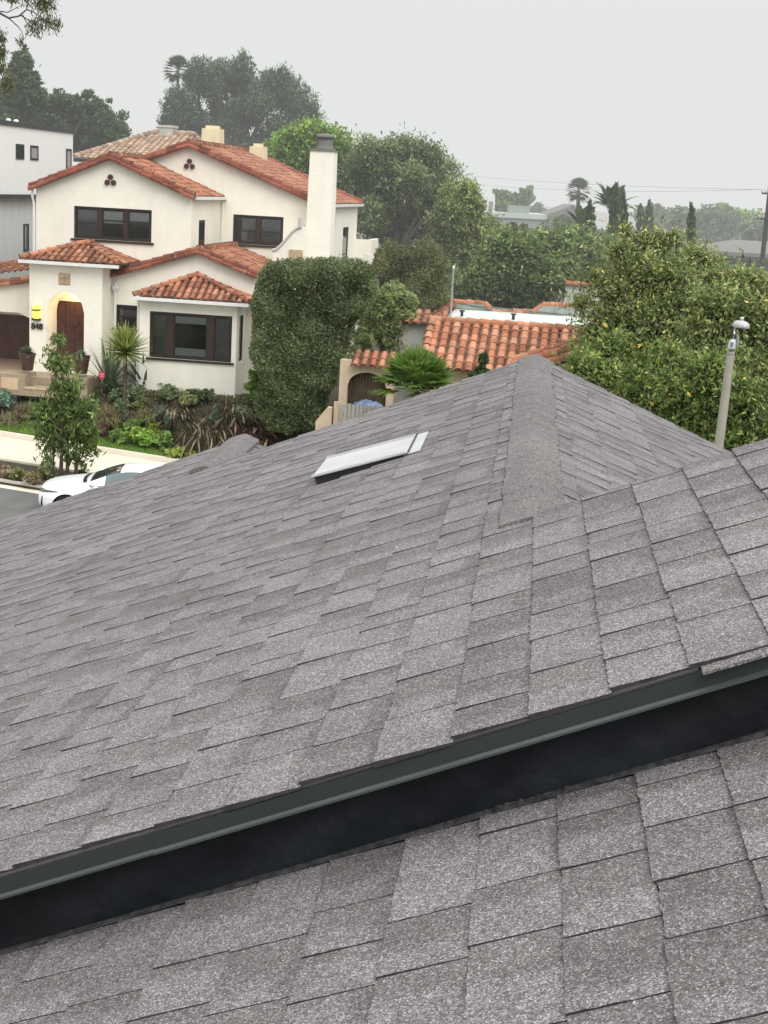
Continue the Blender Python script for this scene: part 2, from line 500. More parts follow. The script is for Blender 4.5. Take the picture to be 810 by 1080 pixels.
# dark decks right under the shingles, so that no gap lets light through
mb = MB()
def deck(n0, n1, u0, u1, zf, th=.10):
    a = [(n0,u0,zf(n0)-.006),(n1,u0,zf(n1)-.006),(n1,u1,zf(n1)-.006),(n0,u1,zf(n0)-.006)]
    mb.add(a + [(p[0],p[1],p[2]-th) for p in a], [(0,1,2,3),(7,6,5,4),(0,4,5,1),(1,5,6,2),(2,6,7,3),(3,7,4,0)])
deck(n_start+.01, HI, UN+.075, UF-.01, zl)
deck(n_start+.01, N1, UF-.009, UE-.01, zl)
deck(n_start+.01, N2, UE-.009, UE2-.01, zl)
deck(N1+.001, N1+3.15, 3.88, UE-.01, zr1)
deck(N2+.001, N2+2.1, UE-.28, UE2-.01, zr2)
deck(HI+.001, HI+3.9, UN+.03, UF-.01, zr3)
deck(N1-3.9, N1+4.0, .36, 2.44, zlow)
mb.build('roof_deck', M['shingle_edge'], house)

# ridge caps: smooth granulated strips
def ridge_cap(n, u0, u1, wl, wr, zr, lift=.010, seedv=1, tl=TP, tr=TP):
    r = np.random.default_rng(seedv)
    us = np.arange(u0, u1+.02, .045)
    V = []; F = []
    pj = r.normal(0, .0035, (400, 2))
    us = np.sort(np.concatenate([us, u0+.143*np.arange(1, int((u1-u0)/.143)+1)-.001, u0+.143*np.arange(1, int((u1-u0)/.143)+1)+.001]))
    for u in us:
        pi_ = int((u-u0)//.143)
        ph = ((u-u0) % .143)/.143
        l = lift + .0020*(1-ph)
        jl = pj[pi_, 0] + r.normal(0, .0012); jr = pj[pi_, 1] + r.normal(0, .001)
        xs = [-wl+jl, -wl+jl+.002, -wl*.45, -.022, -.006, .006, .022, wr*.45, wr+jr-.002, wr+jr]
        for i, x in enumerate(xs):
            z = zr - (tl*abs(x) if x < 0 else tr*abs(x)) + l
            if abs(x) < .03: z -= .004*(1-abs(x)/.03)
            if i in (0, 9): z -= l - .001
            V.append((n+x, u, z))
    k = 10
    for i in range(len(us)-1):
        for j in range(k-1):
            F.append((i*k+j, i*k+j+1, (i+1)*k+j+1, (i+1)*k+j))
    F.append(tuple(range(k))[::-1]); F.append(tuple(range((len(us)-1)*k, len(us)*k)))
    m = MB().add(V, F)
    return m.build('ridge_cap', M['cap'], house, smooth=True)
ridge_cap(N1, UF-.07, UE+.03, .098, .092, zl(N1)+.004, lift=.008, seedv=2)
ridge_cap(N2, UE-.10, UE2+.03, .10, .10, zl(N2)+.012, lift=.016, seedv=3)
ridge_cap(HI, UN-.03, UF+.03, .12, .12, zl(HI)+.01, seedv=4)
# one short doubled strip that shows at the right end of the near rake
def strip(n0, n1, u0, u1, h0, h1, zf=zl):
    a = [(n0,u0,zf(n0)+h0),(n1,u0,zf(n1)+h0),(n1,u1,zf(n1)+h0),(n0,u1,zf(n0)+h0)]
    b = [(p[0],p[1],p[2]+h1-h0) for p in a]
    return MB().add(a+b, [(3,2,1,0),(4,5,6,7),(0,1,5,4),(1,2,6,5),(2,3,7,6),(3,0,4,7)])
strip(.335, 1.15, UN-.036, UN+.05, -.006, -.0008).build('starter_strip', M['cap'], house)
strip(n_start, .33, UN-.012, UN+.05, -.0058, -.0015).build('starter_strip', M['shingle_edge'], house)

# metal drip edge and the black upstand under it
mb = MB()
nA, nB = n_start, HI
def fpt(n, u, dz): return (n, u, zl(n)+dz)
prof = [(UN-.012, -.006), (UN-.010, -.0375), (UN-.017, -.0415), (UN-.016, -.0465), (UN-.004, -.0415), (UN+.004, -.006)]
k = len(prof)
for (na, nb_, g) in ((nA, -.585, 0), (-.60, .47, .0016), (.455, nB, .0002)):     # lapped lengths of metal
    V = [fpt(na, u-g, d-g*.5) for u, d in prof] + [fpt(nb_, u-g, d-g*.5) for u, d in prof]
    F = [(i, (i+1) % k, (i+1) % k+k, i+k) for i in range(k)]
    mb.add(V, F[:1]+F[3:]+[tuple(range(k))], 0); mb.add(V, F[1:3], 1)
for n in (-.93, -.40, -.02, .30):
    mb.lathe([(.0035, 0), (.0035, -.0012), (.002, -.002)], (n, UN-.0105, zl(n)-.021), 8, 'y', 0)
mb.build('drip_edge', [M['drip'], M['drip_lip']], house)
mb = MB()
# black upstand, wavy felt surface
us = np.arange(nA, nB, .03)
V = []; F = []
r = np.random.default_rng(9)
ph = r.uniform(0, 6, 6)
for n in us:
    for j, f in enumerate(np.linspace(0, 1, 7)):
        zt = zl(n)-.035; zb = zlow(n)-.01
        w = .005*math.sin(n*9+ph[0]+3*f)*math.sin(n*3.1+ph[1]) + .0045*math.sin(n*23+ph[2]+5*f+2*math.sin(n*5))*math.sin(f*3.1) + .004*math.exp(-((n+.18)/.02)**2)*f + .005*math.exp(-((n+.66-.05*f)/.015)**2) - .004*math.exp(-((n-.2+.1*f)/.02)**2) + r.normal(0, .0004)
        V.append((n, 2.436+w, zt+(zb-zt)*f))
for i in range(len(us)-1):
    for j in range(6):
        F.append((i*7+j, (i+1)*7+j, (i+1)*7+j+1, i*7+j+1))
mb.add(V, F)
mb.build('upstand', M['felt'], house, smooth=True)
# ragged bead of sealant along the foot of the upstand
V = []; F = []
ns = np.arange(-1.15, .66, .006)
for i, n in enumerate(ns):
    g = max(0, math.sin(n*7.3+1)*math.sin(n*3.1+2)-.25+r.normal(0, .25))*.0035 + .0003
    z = zlow(n)
    V += [(n, 2.412-g*.5+r.normal(0, .0004), z+.0052), (n, 2.416, z+.0065+g), (n, 2.425, z+.008+g*1.6+abs(r.normal(0, .0006))), (n, 2.437, z+.006)]
for i in range(len(ns)-1):
    for j in range(3): F.append((i*4+j, i*4+j+1, i*4+5+j, i*4+4+j))
mb = MB().add(V, F)
mb.build('sealant_bead', plain('dry_sealant', (.028, .031, .031), .9, .95, 45), house)

# far rake fascias and walls under the roof
def rake_board(n0, n1, u, zf, h=.14, t=.02):
    V = [(n0,u,zf(n0)-.012),(n1,u,zf(n1)-.012),(n1,u,zf(n1)-h),(n0,u,zf(n0)-h)]
    MB().add(V+[(p[0],p[1]+t,p[2]) for p in V], [(0,1,2,3),(7,6,5,4),(0,4,5,1),(1,5,6,2),(2,6,7,3),(3,7,4,0)]).build('rake_board', M['drip'], house)
rake_board(N1+.1, HI, UF, zl); rake_board(HI, HI+3.9, UF, zr3)
rake_board(N2+.02, N1, UE, zl); rake_board(N1, N1+3.1, UE, zr1)
rake_board(n_start, N2, UE2, zl); rake_board(N2, N2+2.0, UE2, zr2)
mb = MB()
zb = -1.0
mb.box(n_start+.5, N1+2.7, 4.1, UE-.3, zb, ZC-H0-2.75)
mb.box(n_start+.5, N2+1.6, UE-.29, UE2-.3, zb, ZC-H0-2.75)
mb.box(n_start+.5, HI+3.3, .4, 3.9, zb, ZC-H0-2.8)
mb.prism_y([(n_start+.6, ZC-H0-2.74), (N1+2.6, ZC-H0-2.74), (N1+2.6, zr1(N1+2.6)-.14), (N1, zl(N1)-.14), (n_start+.6, zl(n_start+.6)-.14)], 8.0, UE-.31)
mb.prism_y([(n_start+.6, ZC-H0-2.79), (HI+3.2, ZC-H0-2.79), (HI+3.2, zr3(HI+3.2)-.14), (HI, zl(HI)-.14), (n_start+.6, zl(n_start+.6)-.14)], 3.7, 3.88)
mb.build('wall', M['stucco_shade'], house)

# sheet metal roof vent
def lp(px, py, lift=0.0):
    r_ = ray(px, py); cy_, sy_ = math.cos(YAW), math.sin(YAW)
    n_ = np.array([cy_, -sy_, 0]); u_ = np.array([sy_, cy_, 0])
    kk = -(H0-lift)/(r_[2]-TP*(r_@n_)); P_ = kk*r_
    return P_@n_, P_@u_
nl0, un0 = -.815, 5.965; nr0 = -.42; uf0 = 6.44
vent = []
mb = MB()
def vp(n, u, h):
    p = np.array([n, u, zl(n)]) + NRM*h
    return tuple(p)
def vslab(nL, nR, ua, ub, hL, hR, th, mi=0):
    V = [vp(nL,ua,hL),vp(nR,ua,hR),vp(nR,ub,hR),vp(nL,ub,hL)]
    V += [vp(nL,ua,hL-th),vp(nR,ua,hR-th),vp(nR,ub,hR-th),vp(nL,ub,hL-th)]
    mb.add(V, [(0,1,2,3),(7,6,5,4),(0,4,5,1),(1,5,6,2),(2,6,7,3),(3,7,4,0)], mi)
vslab(-.845, -.445, un0, uf0, .043, .012, .003)
# raised rolled edges carrying the perforations
for ua in (un0-.004, uf0-.030):
    vslab(-.845, -.455, ua, ua+.034, .047, .0165, .004)
for i in range(34):
    n = -.838+i*.0112
    h = .0478 - (n+.845)/.39*.0305
    for ua in (un0+.008, uf0-.018):
        V = [vp(n-.0035,ua,h),vp(n+.0035,ua,h),vp(n+.0035,ua+.012,h),vp(n-.0035,ua+.012,h)]
        V2 = [vp(n-.0035,ua,h+.003),vp(n+.0035,ua,h+.003),vp(n+.0035,ua+.012,h+.003),vp(n-.0035,ua+.012,h+.003)]
        mb.add(V+V2, [(4,5,6,7),(0,1,5,4),(1,2,6,5),(2,3,7,6),(3,0,4,7)], 0)
hood = mb.build('roof_vent', M['ventmetal'], house)
hood['label'] = 'white sheet metal roof vent with perforated edges'
mb = MB()
V = [vp(-.835,un0+.006,.039),vp(-.46,un0+.006,.010),vp(-.46,un0+.006,-.004),vp(-.835,un0+.006,-.004)]
V += [vp(-.835,uf0-.006,.039),vp(-.46,uf0-.006,.010),vp(-.46,uf0-.006,-.004),vp(-.835,uf0-.006,-.004)]
mb.add(V, [(0,1,2,3),(7,6,5,4),(0,3,7,4)])
mb.build('vent_throat', M['black'], hood)
mb = MB()
vslab(-.452, -.405, un0-.01, uf0+.01, .011, .009, .004)
mb.build('flange', M['ventmetal'], hood)
mb = MB()
vslab(-.455, -.449, un0+.002, uf0+.02, .0175, .0175, .006)
mb.build('seam', M['black'], hood)
# ================================================================== white stucco house across the street
HY = R_(7.4)
hh_ = np.array([math.cos(HY), -math.sin(HY), 0]); hq_ = np.array([math.sin(HY), math.cos(HY), 0])
HO = at(38, 392, 50.0)

def hp(px, py, Y):                     # photo pixel on the house plane Y -> (X, Z) in house coordinates
    r = ray(px, py); k = ((HO-CAM)@hq_+Y)/(r@hq_); P = CAM + k*r - HO
    return float(P@hh_), float(P[2])
def h2w(X, Y, Z=0.0):
    return HO + hh_*X + hq_*Y + np.array([0, 0, Z])
def w2h(P):
    d = np.array(P) - HO
    return float(d@hh_), float(d@hq_), float(d[2])

TC = {'red': [(.37,.152,.086), (.30,.118,.068), (.42,.188,.112), (.23,.088,.054), (.35,.162,.098)],
      'rake': [(.24,.078,.046), (.20,.064,.040), (.28,.095,.058), (.17,.055,.036)],
      'orange': [(.44,.19,.105), (.38,.155,.085), (.48,.23,.14), (.32,.125,.07), (.42,.21,.13)],
      'brown': [(.42,.29,.19), (.37,.235,.15), (.47,.34,.24), (.30,.20,.14), (.40,.26,.18)]}

def tile_slope(mb, cols, A, e, s, width, length, clips=(), pal='red', tw=.225, tl=.34, seed=1, rise=.052, nx=8):
    """barrel tiles on a plane: A eave corner, e along the eave, s up the slope"""
    r = np.random.default_rng(seed)
    A = np.array(A, float); e = np.array(e, float); s = np.array(s, float); s /= np.linalg.norm(s); e /= np.linalg.norm(e)
    nrm = np.cross(e, s)
    ncol = int(math.ceil(width/tw)); nrow = int(math.ceil(length/tl))
    bm = bmesh.new()
    cl = bm.verts.layers.float_color.new('Col')
    pc = TC[pal]
    xs = np.linspace(0, 1, nx+1)
    hprof = [ (rise*math.sqrt(max(0, 1-((x-.5)/.36)**2)) if abs(x-.5) < .36 else -.012*math.cos((abs(x-.5)-.43)/.07*1.57)) for x in xs]
    for i in range(ncol):
        wob = r.normal(0, .006)
        for j in range(nrow):
            c = pc[r.integers(len(pc))]; f = r.uniform(.8, 1.15)
            c = (c[0]*f, c[1]*f, c[2]*f, 1)
            d0 = r.normal(0, .012); tilt = r.normal(0, .003)
            s0 = j*tl - .02 + d0; s1 = (j+1)*tl + .005
            rows = []
            for (sv, lift, sh) in ((s0, -.02, 0), (s0, .026, 0), (s0+.03, .026, 0), (s1, .004, .12)):
                rr = []
                for x, h in zip(xs, hprof):
                    xx = .5 + (x-.5)*(1-sh*.5)
                    p = A + e*((i+xx)*tw + wob) + s*sv + nrm*(max(h, -.012)*(1-.12*sh) + lift*(1 if h > 0 else .55) + tilt)
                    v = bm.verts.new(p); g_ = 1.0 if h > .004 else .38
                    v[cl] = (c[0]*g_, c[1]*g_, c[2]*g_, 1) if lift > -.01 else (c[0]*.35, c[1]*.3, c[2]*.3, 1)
                    rr.append(v)
                rows.append(rr)
            for a, b in zip(rows[:-1], rows[1:]):
                for q in range(nx):
                    fc = bm.faces.new((a[q], a[q+1], b[q+1], b[q])); fc.smooth = True
    for (pt, nr) in clips:                       # keep the side the normal points away from
        co = A + e*pt[0] + s*pt[1]; no = e*nr[0] + s*nr[1]
        bmesh.ops.bisect_plane(bm, geom=bm.verts[:]+bm.edges[:]+bm.faces[:], plane_co=co, plane_no=no, clear_outer=True, dist=1e-5)
    me = bpy.data.meshes.new('t'); bm.to_mesh(me); bm.free()
    base = len(mb.v)
    vs = [tuple(v.co) for v in me.vertices]
    mb.v += vs; mb.f += [tuple(i+base for i in p.vertices) for p in me.polygons]; mb.m += [0]*len(me.polygons)
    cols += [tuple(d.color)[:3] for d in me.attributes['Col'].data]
    bpy.data.meshes.remove(me)

def tile_row(mb, cols, p0, p1, r0=.10, seg=.40, pal='red', seed=1, up=(0,0,1), arc=(-.15, 1.15), drop=0):
    """row of half-round cover tiles from the low end p0 to the high end p1"""
    r = np.random.default_rng(seed)
    p0 = np.array(p0, float); p1 = np.array(p1, float); d = p1-p0; L_ = np.linalg.norm(d); d /= L_
    side = np.cross(d, np.array(up, float)); side /= np.linalg.norm(side); nu = np.cross(side, d)
    n = max(1, int(round(L_/seg))); seg = L_/n
    for i in range(n):
        c = TC[pal][r.integers(len(TC[pal]))]; f = r.uniform(.78, 1.15); c = tuple(v*f for v in c)
        V = []; ra, rb = r0*1.08, r0*.9
        j = r.normal(0, .006)
        for (t, rad, lift) in ((i*seg-.02, ra*.8, .012), (i*seg-.02, ra, .02), ((i+1)*seg+.02, rb, 0)):
            for k in range(9):
                a = math.pi*(arc[0] + (arc[1]-arc[0])*k/8)
                V.append(p0 + d*t + side*(rad*math.cos(a)+j) + nu*(rad*math.sin(a)+lift))
        F = []
        for q in range(2):
            for k in range(8):
                F.append((q*9+k, q*9+k+1, q*9+10+k, q*9+9+k))
        F.append(tuple(range(9, 18)))
        mb.add(V, F)
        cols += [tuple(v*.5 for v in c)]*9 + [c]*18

def build_tiles(mb, cols, name, parent):
    o = mb.build(name, M['tile'], parent, smooth=True)
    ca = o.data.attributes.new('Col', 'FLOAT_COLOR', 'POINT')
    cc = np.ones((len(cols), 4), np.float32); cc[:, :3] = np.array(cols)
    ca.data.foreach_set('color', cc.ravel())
    return o

def wall_panel(mb, X0, X1, zbot, top, Y, holes=(), reveal=.12, mi=0, thick=0):
    """wall in the plane Y facing -Y. top: list of (X,Z) breakpoints; holes: (xa,xb,za,zb[,arch rise])"""
    brk = {X0, X1}
    for x, z in top:
        if X0 < x < X1: brk.add(x)
    for h in holes:
        brk.add(h[0]); brk.add(h[1])
        if len(h) > 4:
            for i in range(1, 18): brk.add(h[0]+(h[1]-h[0])*i/18)
    brk = sorted(brk)
    tx = [p[0] for p in top]; tz = [p[1] for p in top]
    ztop = lambda x: float(np.interp(x, tx, tz))
    def hz(h, x):
        if len(h) > 4:
            c = (h[0]+h[1])/2; a = (h[1]-h[0])/2
            t = max(0, 1-((x-c)/a)**2)
            return h[3] + h[4]*math.sqrt(t)
        return h[3]
    for a, b in zip(brk[:-1], brk[1:]):
        m = (a+b)/2
        za = [zbot, zbot]
        hs = sorted([h for h in holes if h[0] < m < h[1]], key=lambda h: h[2])
        for h in hs:
            mb.add([(a,Y,za[0]),(b,Y,za[1]),(b,Y,h[2]),(a,Y,h[2])], [(0,1,2,3)], mi)
            za = [hz(h, a), hz(h, b)]
            # soffit of the opening
            mb.add([(a,Y,za[0]),(b,Y,za[1]),(b,Y+reveal,za[1]),(a,Y+reveal,za[0])], [(0,1,2,3)], mi)
        mb.add([(a,Y,za[0]),(b,Y,za[1]),(b,Y,ztop(b)),(a,Y,ztop(a))], [(0,1,2,3)], mi)
    for h in holes:
        a, b, z0, z1 = h[:4]
        for x in (a, b):
            mb.add([(x,Y,z0),(x,Y+reveal,z0),(x,Y+reveal,z1),(x,Y,z1)], [(0,1,2,3)], mi)
        mb.add([(a,Y,z0),(b,Y,z0),(b,Y+reveal,z0),(a,Y+reveal,z0)], [(0,1,2,3)], mi)

def window(parent, X0, X1, Z0, Z1, Y, splits, rails=None, shades=None, fw=.07, mull=.13, rev=.09, sill=True, mat='brown', mullmat='redbrown', name='window'):
    """wooden window set back in its opening: frame + sashes (one mesh), panes, blinds, sill"""
    mb = MB()
    yf = Y + rev - .05
    g = .003
    mb.box(X0+g, X1-g, yf, yf+.09, Z1-fw, Z1-g); mb.box(X0+g, X1-g, yf, yf+.09, Z0+g, Z0+fw)
    mb.box(X0+g, X0+fw, yf+.002, yf+.088, Z0+fw, Z1-fw); mb.box(X1-fw, X1-g, yf+.002, yf+.088, Z0+fw, Z1-fw)
    edges = [X0+fw] + [X0 + (X1-X0)*s_ for s_ in splits] + [X1-fw]
    panes = []
    for i in range(len(edges)-1):
        a = edges[i] + (mull/2 if i > 0 else 0); b = edges[i+1] - (mull/2 if i < len(edges)-2 else 0)
        panes.append((a, b))
        if i > 0: mb.box(edges[i]-mull/2, edges[i]+mull/2, yf-.012, yf+.08, Z0+fw, Z1-fw, 1)
        sw = .045
        z0, z1 = Z0+fw, Z1-fw
        mb.box(a, a+sw, yf+.02, yf+.07, z0, z1); mb.box(b-sw, b, yf+.02, yf+.07, z0, z1)
        mb.box(a+sw, b-sw, yf+.022, yf+.068, z0, z0+sw); mb.box(a+sw, b-sw, yf+.022, yf+.068, z1-sw, z1)
        rl = rails[i] if rails else None
        if rl:
            zr = z0+(z1-z0)*rl
            mb.box(a+sw, b-sw, yf+.018, yf+.06, zr-.022, zr+.022)
    w = mb.build(name, [M[mat], M[mullmat]], parent)
    for i, (a, b) in enumerate(panes):
        z0, z1 = Z0+fw, Z1-fw
        MB().box(a+.02, b-.02, yf+.045, yf+.050, z0+.02, z1-.02).build('pane', M['glass'], w)
        if shades and shades[i]:
            lo, hi, mt = shades[i]
            MB().box(a+.03, b-.03, yf+.056, yf+.060, z0+(z1-z0)*lo, z0+(z1-z0)*hi).build('blind', M[mt], w)
    MB().box(X0-.02, X1+.02, yf+.16, yf+.18, Z0-.05, Z1+.05).build('dark_room', M['dark'], w)
    if sill:
        MB().box(X0-.09, X1+.09, Y-.06, Y+rev-.02, Z0-.07, Z0-.002).build('sill', M[mat], w)
    return w

wh = empty('stucco_house', h2w(0, 0, 0), -HY, 'white two storey stucco house with red clay tile roofs and a brown front door', 'house')

# --- key measures
xl = 0.0
aX, aZ = hp(117, 168, 0); eLz = 6.36; eRX = 5.41
eZ = 6.30
pitchL = (aZ-eZ)/(aX-xl)
# ---------------- left gable block (front plane Y=0)
walls = MB()
wx0, wz1 = hp(78, 217, 0); wx1, wz0 = hp(159.5, 256, 0)
wall_panel(walls, xl, eRX, -.3, [(xl, eZ), (aX, aZ), (eRX, eZ)], 0.0, holes=[(wx0, wx1, wz0, wz1)])
# right flank of that block, with the slit window, and the left flank
sx = eRX
walls.add([(sx,0,-.3),(sx,4.0,-.3),(sx,4.0,eZ),(sx,0,eZ)], [(0,1,2,3)])
walls.add([(xl,12,-.3),(xl,0,-.3),(xl,0,eZ),(xl,12,eZ)], [(0,1,2,3)])
# ---------------- right gable block (front plane Y=4)
RY = 4.0
rX, rZ = hp(200, 154, RY); rE = 6.22
rR = 8.95; rL = 2*rX-rR
rw0, rwz1 = hp(246, 226, RY); rw1, rwz0 = hp(298, 260, RY)
wall_panel(walls, max(eRX, rL), rR, -.3, [(rL, rE), (rX, rZ), (rR, rE)], RY, holes=[(rw0, rw1, rwz0, rwz1)])
walls.add([(rL,RY,eZ-.4),(eRX,RY,eZ-.4),(eRX,RY,rZ-(eRX-rX)/(rR-rX)*(rZ-rE)),(rX,RY,rZ),(rL,RY,rE)], [(0,1,2,3,4)])
RB = 14.2
# right flank facing the camera, with three slits and one tall window
def side_wall(mb, X, Y0, Y1, z0, z1, holes, rev=.10):
    ys = sorted({Y0, Y1} | {h[0] for h in holes} | {h[1] for h in holes})
    for a, b in zip(ys[:-1], ys[1:]):
        m = (a+b)/2; z = z0
        for h in sorted([h for h in holes if h[0] < m < h[1]], key=lambda h: h[2]):
            mb.add([(X,a,z),(X,b,z),(X,b,h[2]),(X,a,h[2])], [(0,1,2,3)]); z = h[3]
            for zz in (h[2], h[3]):
                mb.add([(X,a,zz),(X,b,zz),(X-rev,b,zz),(X-rev,a,zz)], [(0,1,2,3)])
        mb.add([(X,a,z),(X,b,z),(X,b,z1),(X,a,z1)], [(0,1,2,3)])
    for h in holes:
        for y in h[:2]:
            mb.add([(X,y,h[2]),(X,y,h[3]),(X-rev,y,h[3]),(X-rev,y,h[2])], [(0,1,2,3)])
slits = [(7.0,7.75,4.55,5.75), (7.0,7.75,3.05,4.25), (7.0,7.75,1.4,2.75), (9.6,11.0,3.1,5.25)]
side_wall(walls, rR, RY, RB-1.2, -.3, rE, slits)
walls.add([(rR,RB-1.2,-.3),(rL,RB-1.2,-.3),(rL,RB-1.2,rE),(rX,RB-1.2,rZ),(rR,RB-1.2,rE)], [(0,1,2,3,4)])
# ---------------- low middle gable (front plane Y=-1)
MY = -1.0
mX, mZ = hp(210, 267, MY); mR = 7.86; mL = 3.03; mEz = 3.86
sw0, swz1 = hp(122, 321, MY); sw1, swz0 = hp(147, 347, MY)
mLz = mZ - (mX-2.4)*.325
wall_panel(walls, mL, mR, -.4, [(2.4, mLz), (mX, mZ), (mR, mEz)], MY, holes=[(sw0, sw1, swz0, swz1)])
walls.add([(mR,MY,-.4),(mR,RY,-.4),(mR,RY,mEz),(mR,MY,mEz)], [(0,1,2,3)])
# ---------------- entry tower (front plane Y=-2)
TY = -2.0
t0, t1 = .55, 3.03
tz = 3.93
a0, _ = hp(49, 350, TY); a1, _ = hp(88.5, 350, TY); _, atop = hp(68, 308.5, TY)
ar = (a1-a0)/2
dz0 = .42
wall_panel(walls, t0, t1, -.3, [(t0, tz), (t1, tz)], TY, holes=[(a0, a1, dz0, atop-ar, ar)], reveal=1.0)
walls.add([(t1,TY,-.3),(t1,0,-.3),(t1,0,tz),(t1,TY,tz)], [(0,1,2,3)])
walls.add([(t0,0,-.3),(t0,TY,-.3),(t0,TY,tz),(t0,0,tz)], [(0,1,2,3)])
walls.add([(a0,TY+1.0,dz0),(a1,TY+1.0,dz0),(a1,TY+1.0,atop+.02),(a0,TY+1.0,atop+.02)], [(0,1,2,3)])
# ---------------- bay (front plane Y=-2.2)
BY = -2.2
b0, _ = hp(147, 340, BY); b1, _ = hp(250, 340, BY)
bw0, bwz1 = hp(158, 328, BY); bw1, bwz0 = hp(248, 383, BY)
bw1 = b1 - .16
bz = 3.0
wall_panel(walls, b0, b1, -.6, [(b0, bz), (b1, bz)], BY, holes=[(bw0, bw1, bwz0, bwz1)])
side_wall(walls, b1, BY, MY, -.6, bz, [(BY+.35, MY-.3, bwz0, bwz1)])
walls.add([(b0,MY,-.6),(b0,BY,-.6),(b0,BY,bz),(b0,MY,bz)], [(0,1,2,3)])
# ---------------- carport wing on the left (front plane Y=-.5)
GY = -.5
gz = lambda X: 2.97 + .18*(X+1.09)
hx1, hz1 = hp(18, 318, GY)
wall_panel(walls, -5.0, t0, -.3, [(-5.0, gz(-5.0)), (t0, gz(t0))], GY, holes=[(-4.2, .40, -.2, 2.05), ])
# chamfered corner of the opening
cx, cz = hp(31, 329, GY)
walls.add([(-.45,GY+.01,2.55-.5),(.40,GY+.01,2.05),(.40,GY+.01,1.72)], [(0,1,2)])
wo = walls.build('wall', M['stucco'], wh, fix=False)
# small raised stucco bumps / expansion lines are in the material; garage behind the opening
gb = MB()
gb.box(-6.0, xl-.01, 3.2, 3.3, -.2, 2.9)
gb.build('wall', M['stucco_shade'], wh)
gd = MB()
gd.box(-4.6, -.05, 3.10, 3.19, -.1, 1.62)
for i in range(8):
    gd.box(-4.55+i*.57, -4.50+i*.57, 3.085, 3.10, -.1, 1.62)
gd.box(-4.6, -.05, 3.07, 3.10, 1.40, 1.62); 
gd.build('garage_door', M['garagewood'], wh)
MB().prism_y([(-4.6, 1.64), (-.05, 1.64), (-.05, 1.72), (-1.3, 2.0), (-4.6, 1.78)], 2.7, 3.05).build('inner_gable', M['stucco'], wh)
# --- windows
window(wh, wx0, wx1, wz0, wz1, 0, [.333, .667], rails=[.5, .62, .62], shades=[(.0, 1, 'curtain'), (.52, 1, 'shade'), (.60, 1, 'shade')])
window(wh, rw0, rw1, rwz0, rwz1, RY, [.5], rails=[.45, .45], shades=[(0, 1, 'curtain'), (0, 1, 'curtain')])
window(wh, bw0, bw1, bwz0, bwz1, BY, [.25, .74], rails=[None, None, None], shades=[(0, 1, 'curtain'), (.80, .97, 'shade'), (0, 1, 'curtain')], mull=.22)
_lc = MB().box(bw0+(bw1-bw0)*.30, bw0+(bw1-bw0)*.70, BY+.100, BY+.104, bwz0+.10, bwz0+.36).build('low_reflection', M['shade'], wh)  # white strip standing in for the pale reflection low in the middle pane
window(wh, sw0, sw1, swz0, swz1, MY, [], rails=[.5], shades=[(.55, .85, 'curtain')])
def side_window(parent, X, ya, yb, za, zb):
    mb = MB()
    f = .06
    mb.box(X-.07, X-.02, ya+.002, yb-.002, za+.002, za+f); mb.box(X-.07, X-.02, ya+.002, yb-.002, zb-f, zb-.002)
    mb.box(X-.068, X-.022, ya+.002, ya+f, za+f, zb-f); mb.box(X-.068, X-.022, yb-f, yb-.002, za+f, zb-f)
    mb.box(X-.066, X-.024, ya+f, yb-f, (za+zb)/2-.02, (za+zb)/2+.02)
    w = mb.build('window', M['brown'], parent)
    MB().box(X-.05, X-.045, ya+.03, yb-.03, za+.03, zb-.03).build('pane', M['glass'], w)
    MB().box(X-.15, X-.12, ya-.02, yb+.02, za-.02, zb+.02).build('dark_room', M['dark'], w)
    return w
for sl_ in slits: side_window(wh, rR, *sl_)
side_window(wh, b1, BY+.35, MY-.3, bwz0, bwz1)
# slit on the left block's flank, proud frame
s_ = MB(); s_.box(eRX-.02, eRX+.012, 1.0, 1.75, 4.1, 5.45); sw_ = s_.build('window', M['brown'], wh)
MB().box(eRX+.012, eRX+.016, 1.08, 1.67, 4.18, 5.37).build('pane', M['carglass'], sw_)
# --- three little vent pipes in each gable
for (X, Z, Y) in ((aX, hp(117, 190, 0)[1], 0), (hp(200, 173, RY)[0], hp(200, 173, RY)[1], RY)):
    mb = MB()
    for dx, dz in ((0, .10), (-.11, -.08), (.11, -.08)):
        mb.lathe([(.062, 0), (.088, 0), (.088, .10), (.062, .10)], (X+dx, Y-.07, Z+dz), 14, 'y', 0)
        mb.lathe([(.0605, 0), (.0605, .01)], (X+dx, Y-.012, Z+dz), 12, 'y', 1)
    mb.build('gable_vent', [M['doorwood'], M['dark']], wh)

# --- door, plaque, lantern, number
dx0, _ = hp(60, 340, TY+1.0)
d = MB()
yd = TY+.96
d.box(dx0, a1-.005, yd-.0, yd+.035, dz0, 2.60)
dw = a1-dx0
for i in range(4): d.box(dx0+.04+i*(dw-.06)/4, dx0+.04+(i+.9)*(dw-.06)/4, yd-.02, yd+.002, dz0+.12, 2.52)
d.box(dx0+.02, a1-.03, yd-.03, yd-.018, 1.35, 1.45); d.box(dx0+.02, a1-.03, yd-.03, yd-.018, dz0+.02, dz0+.2)
d.lathe([(.17, 0), (.17, .02), (.1, .035)], ((dx0+a1)/2, yd-.05, 1.95), 16, 'y')
door = d.build('front_door', M['doorwood'], wh)
h_ = MB(); h_.tube([(dx0+.09, yd-.03, 1.42), (dx0+.09, yd-.08, 1.42), (dx0+.09, yd-.08, 1.18), (dx0+.09, yd-.03, 1.18)], .014, 8)
h_.build('handle', M['black'], door)
p = MB(); px0, pz1 = hp(62, 288.5, TY); px1, pz0 = hp(74, 300.5, TY)
p.box(px0, px1, TY-.025, TY+.01, pz0, pz1)
hw_ = (px1-px0)/2
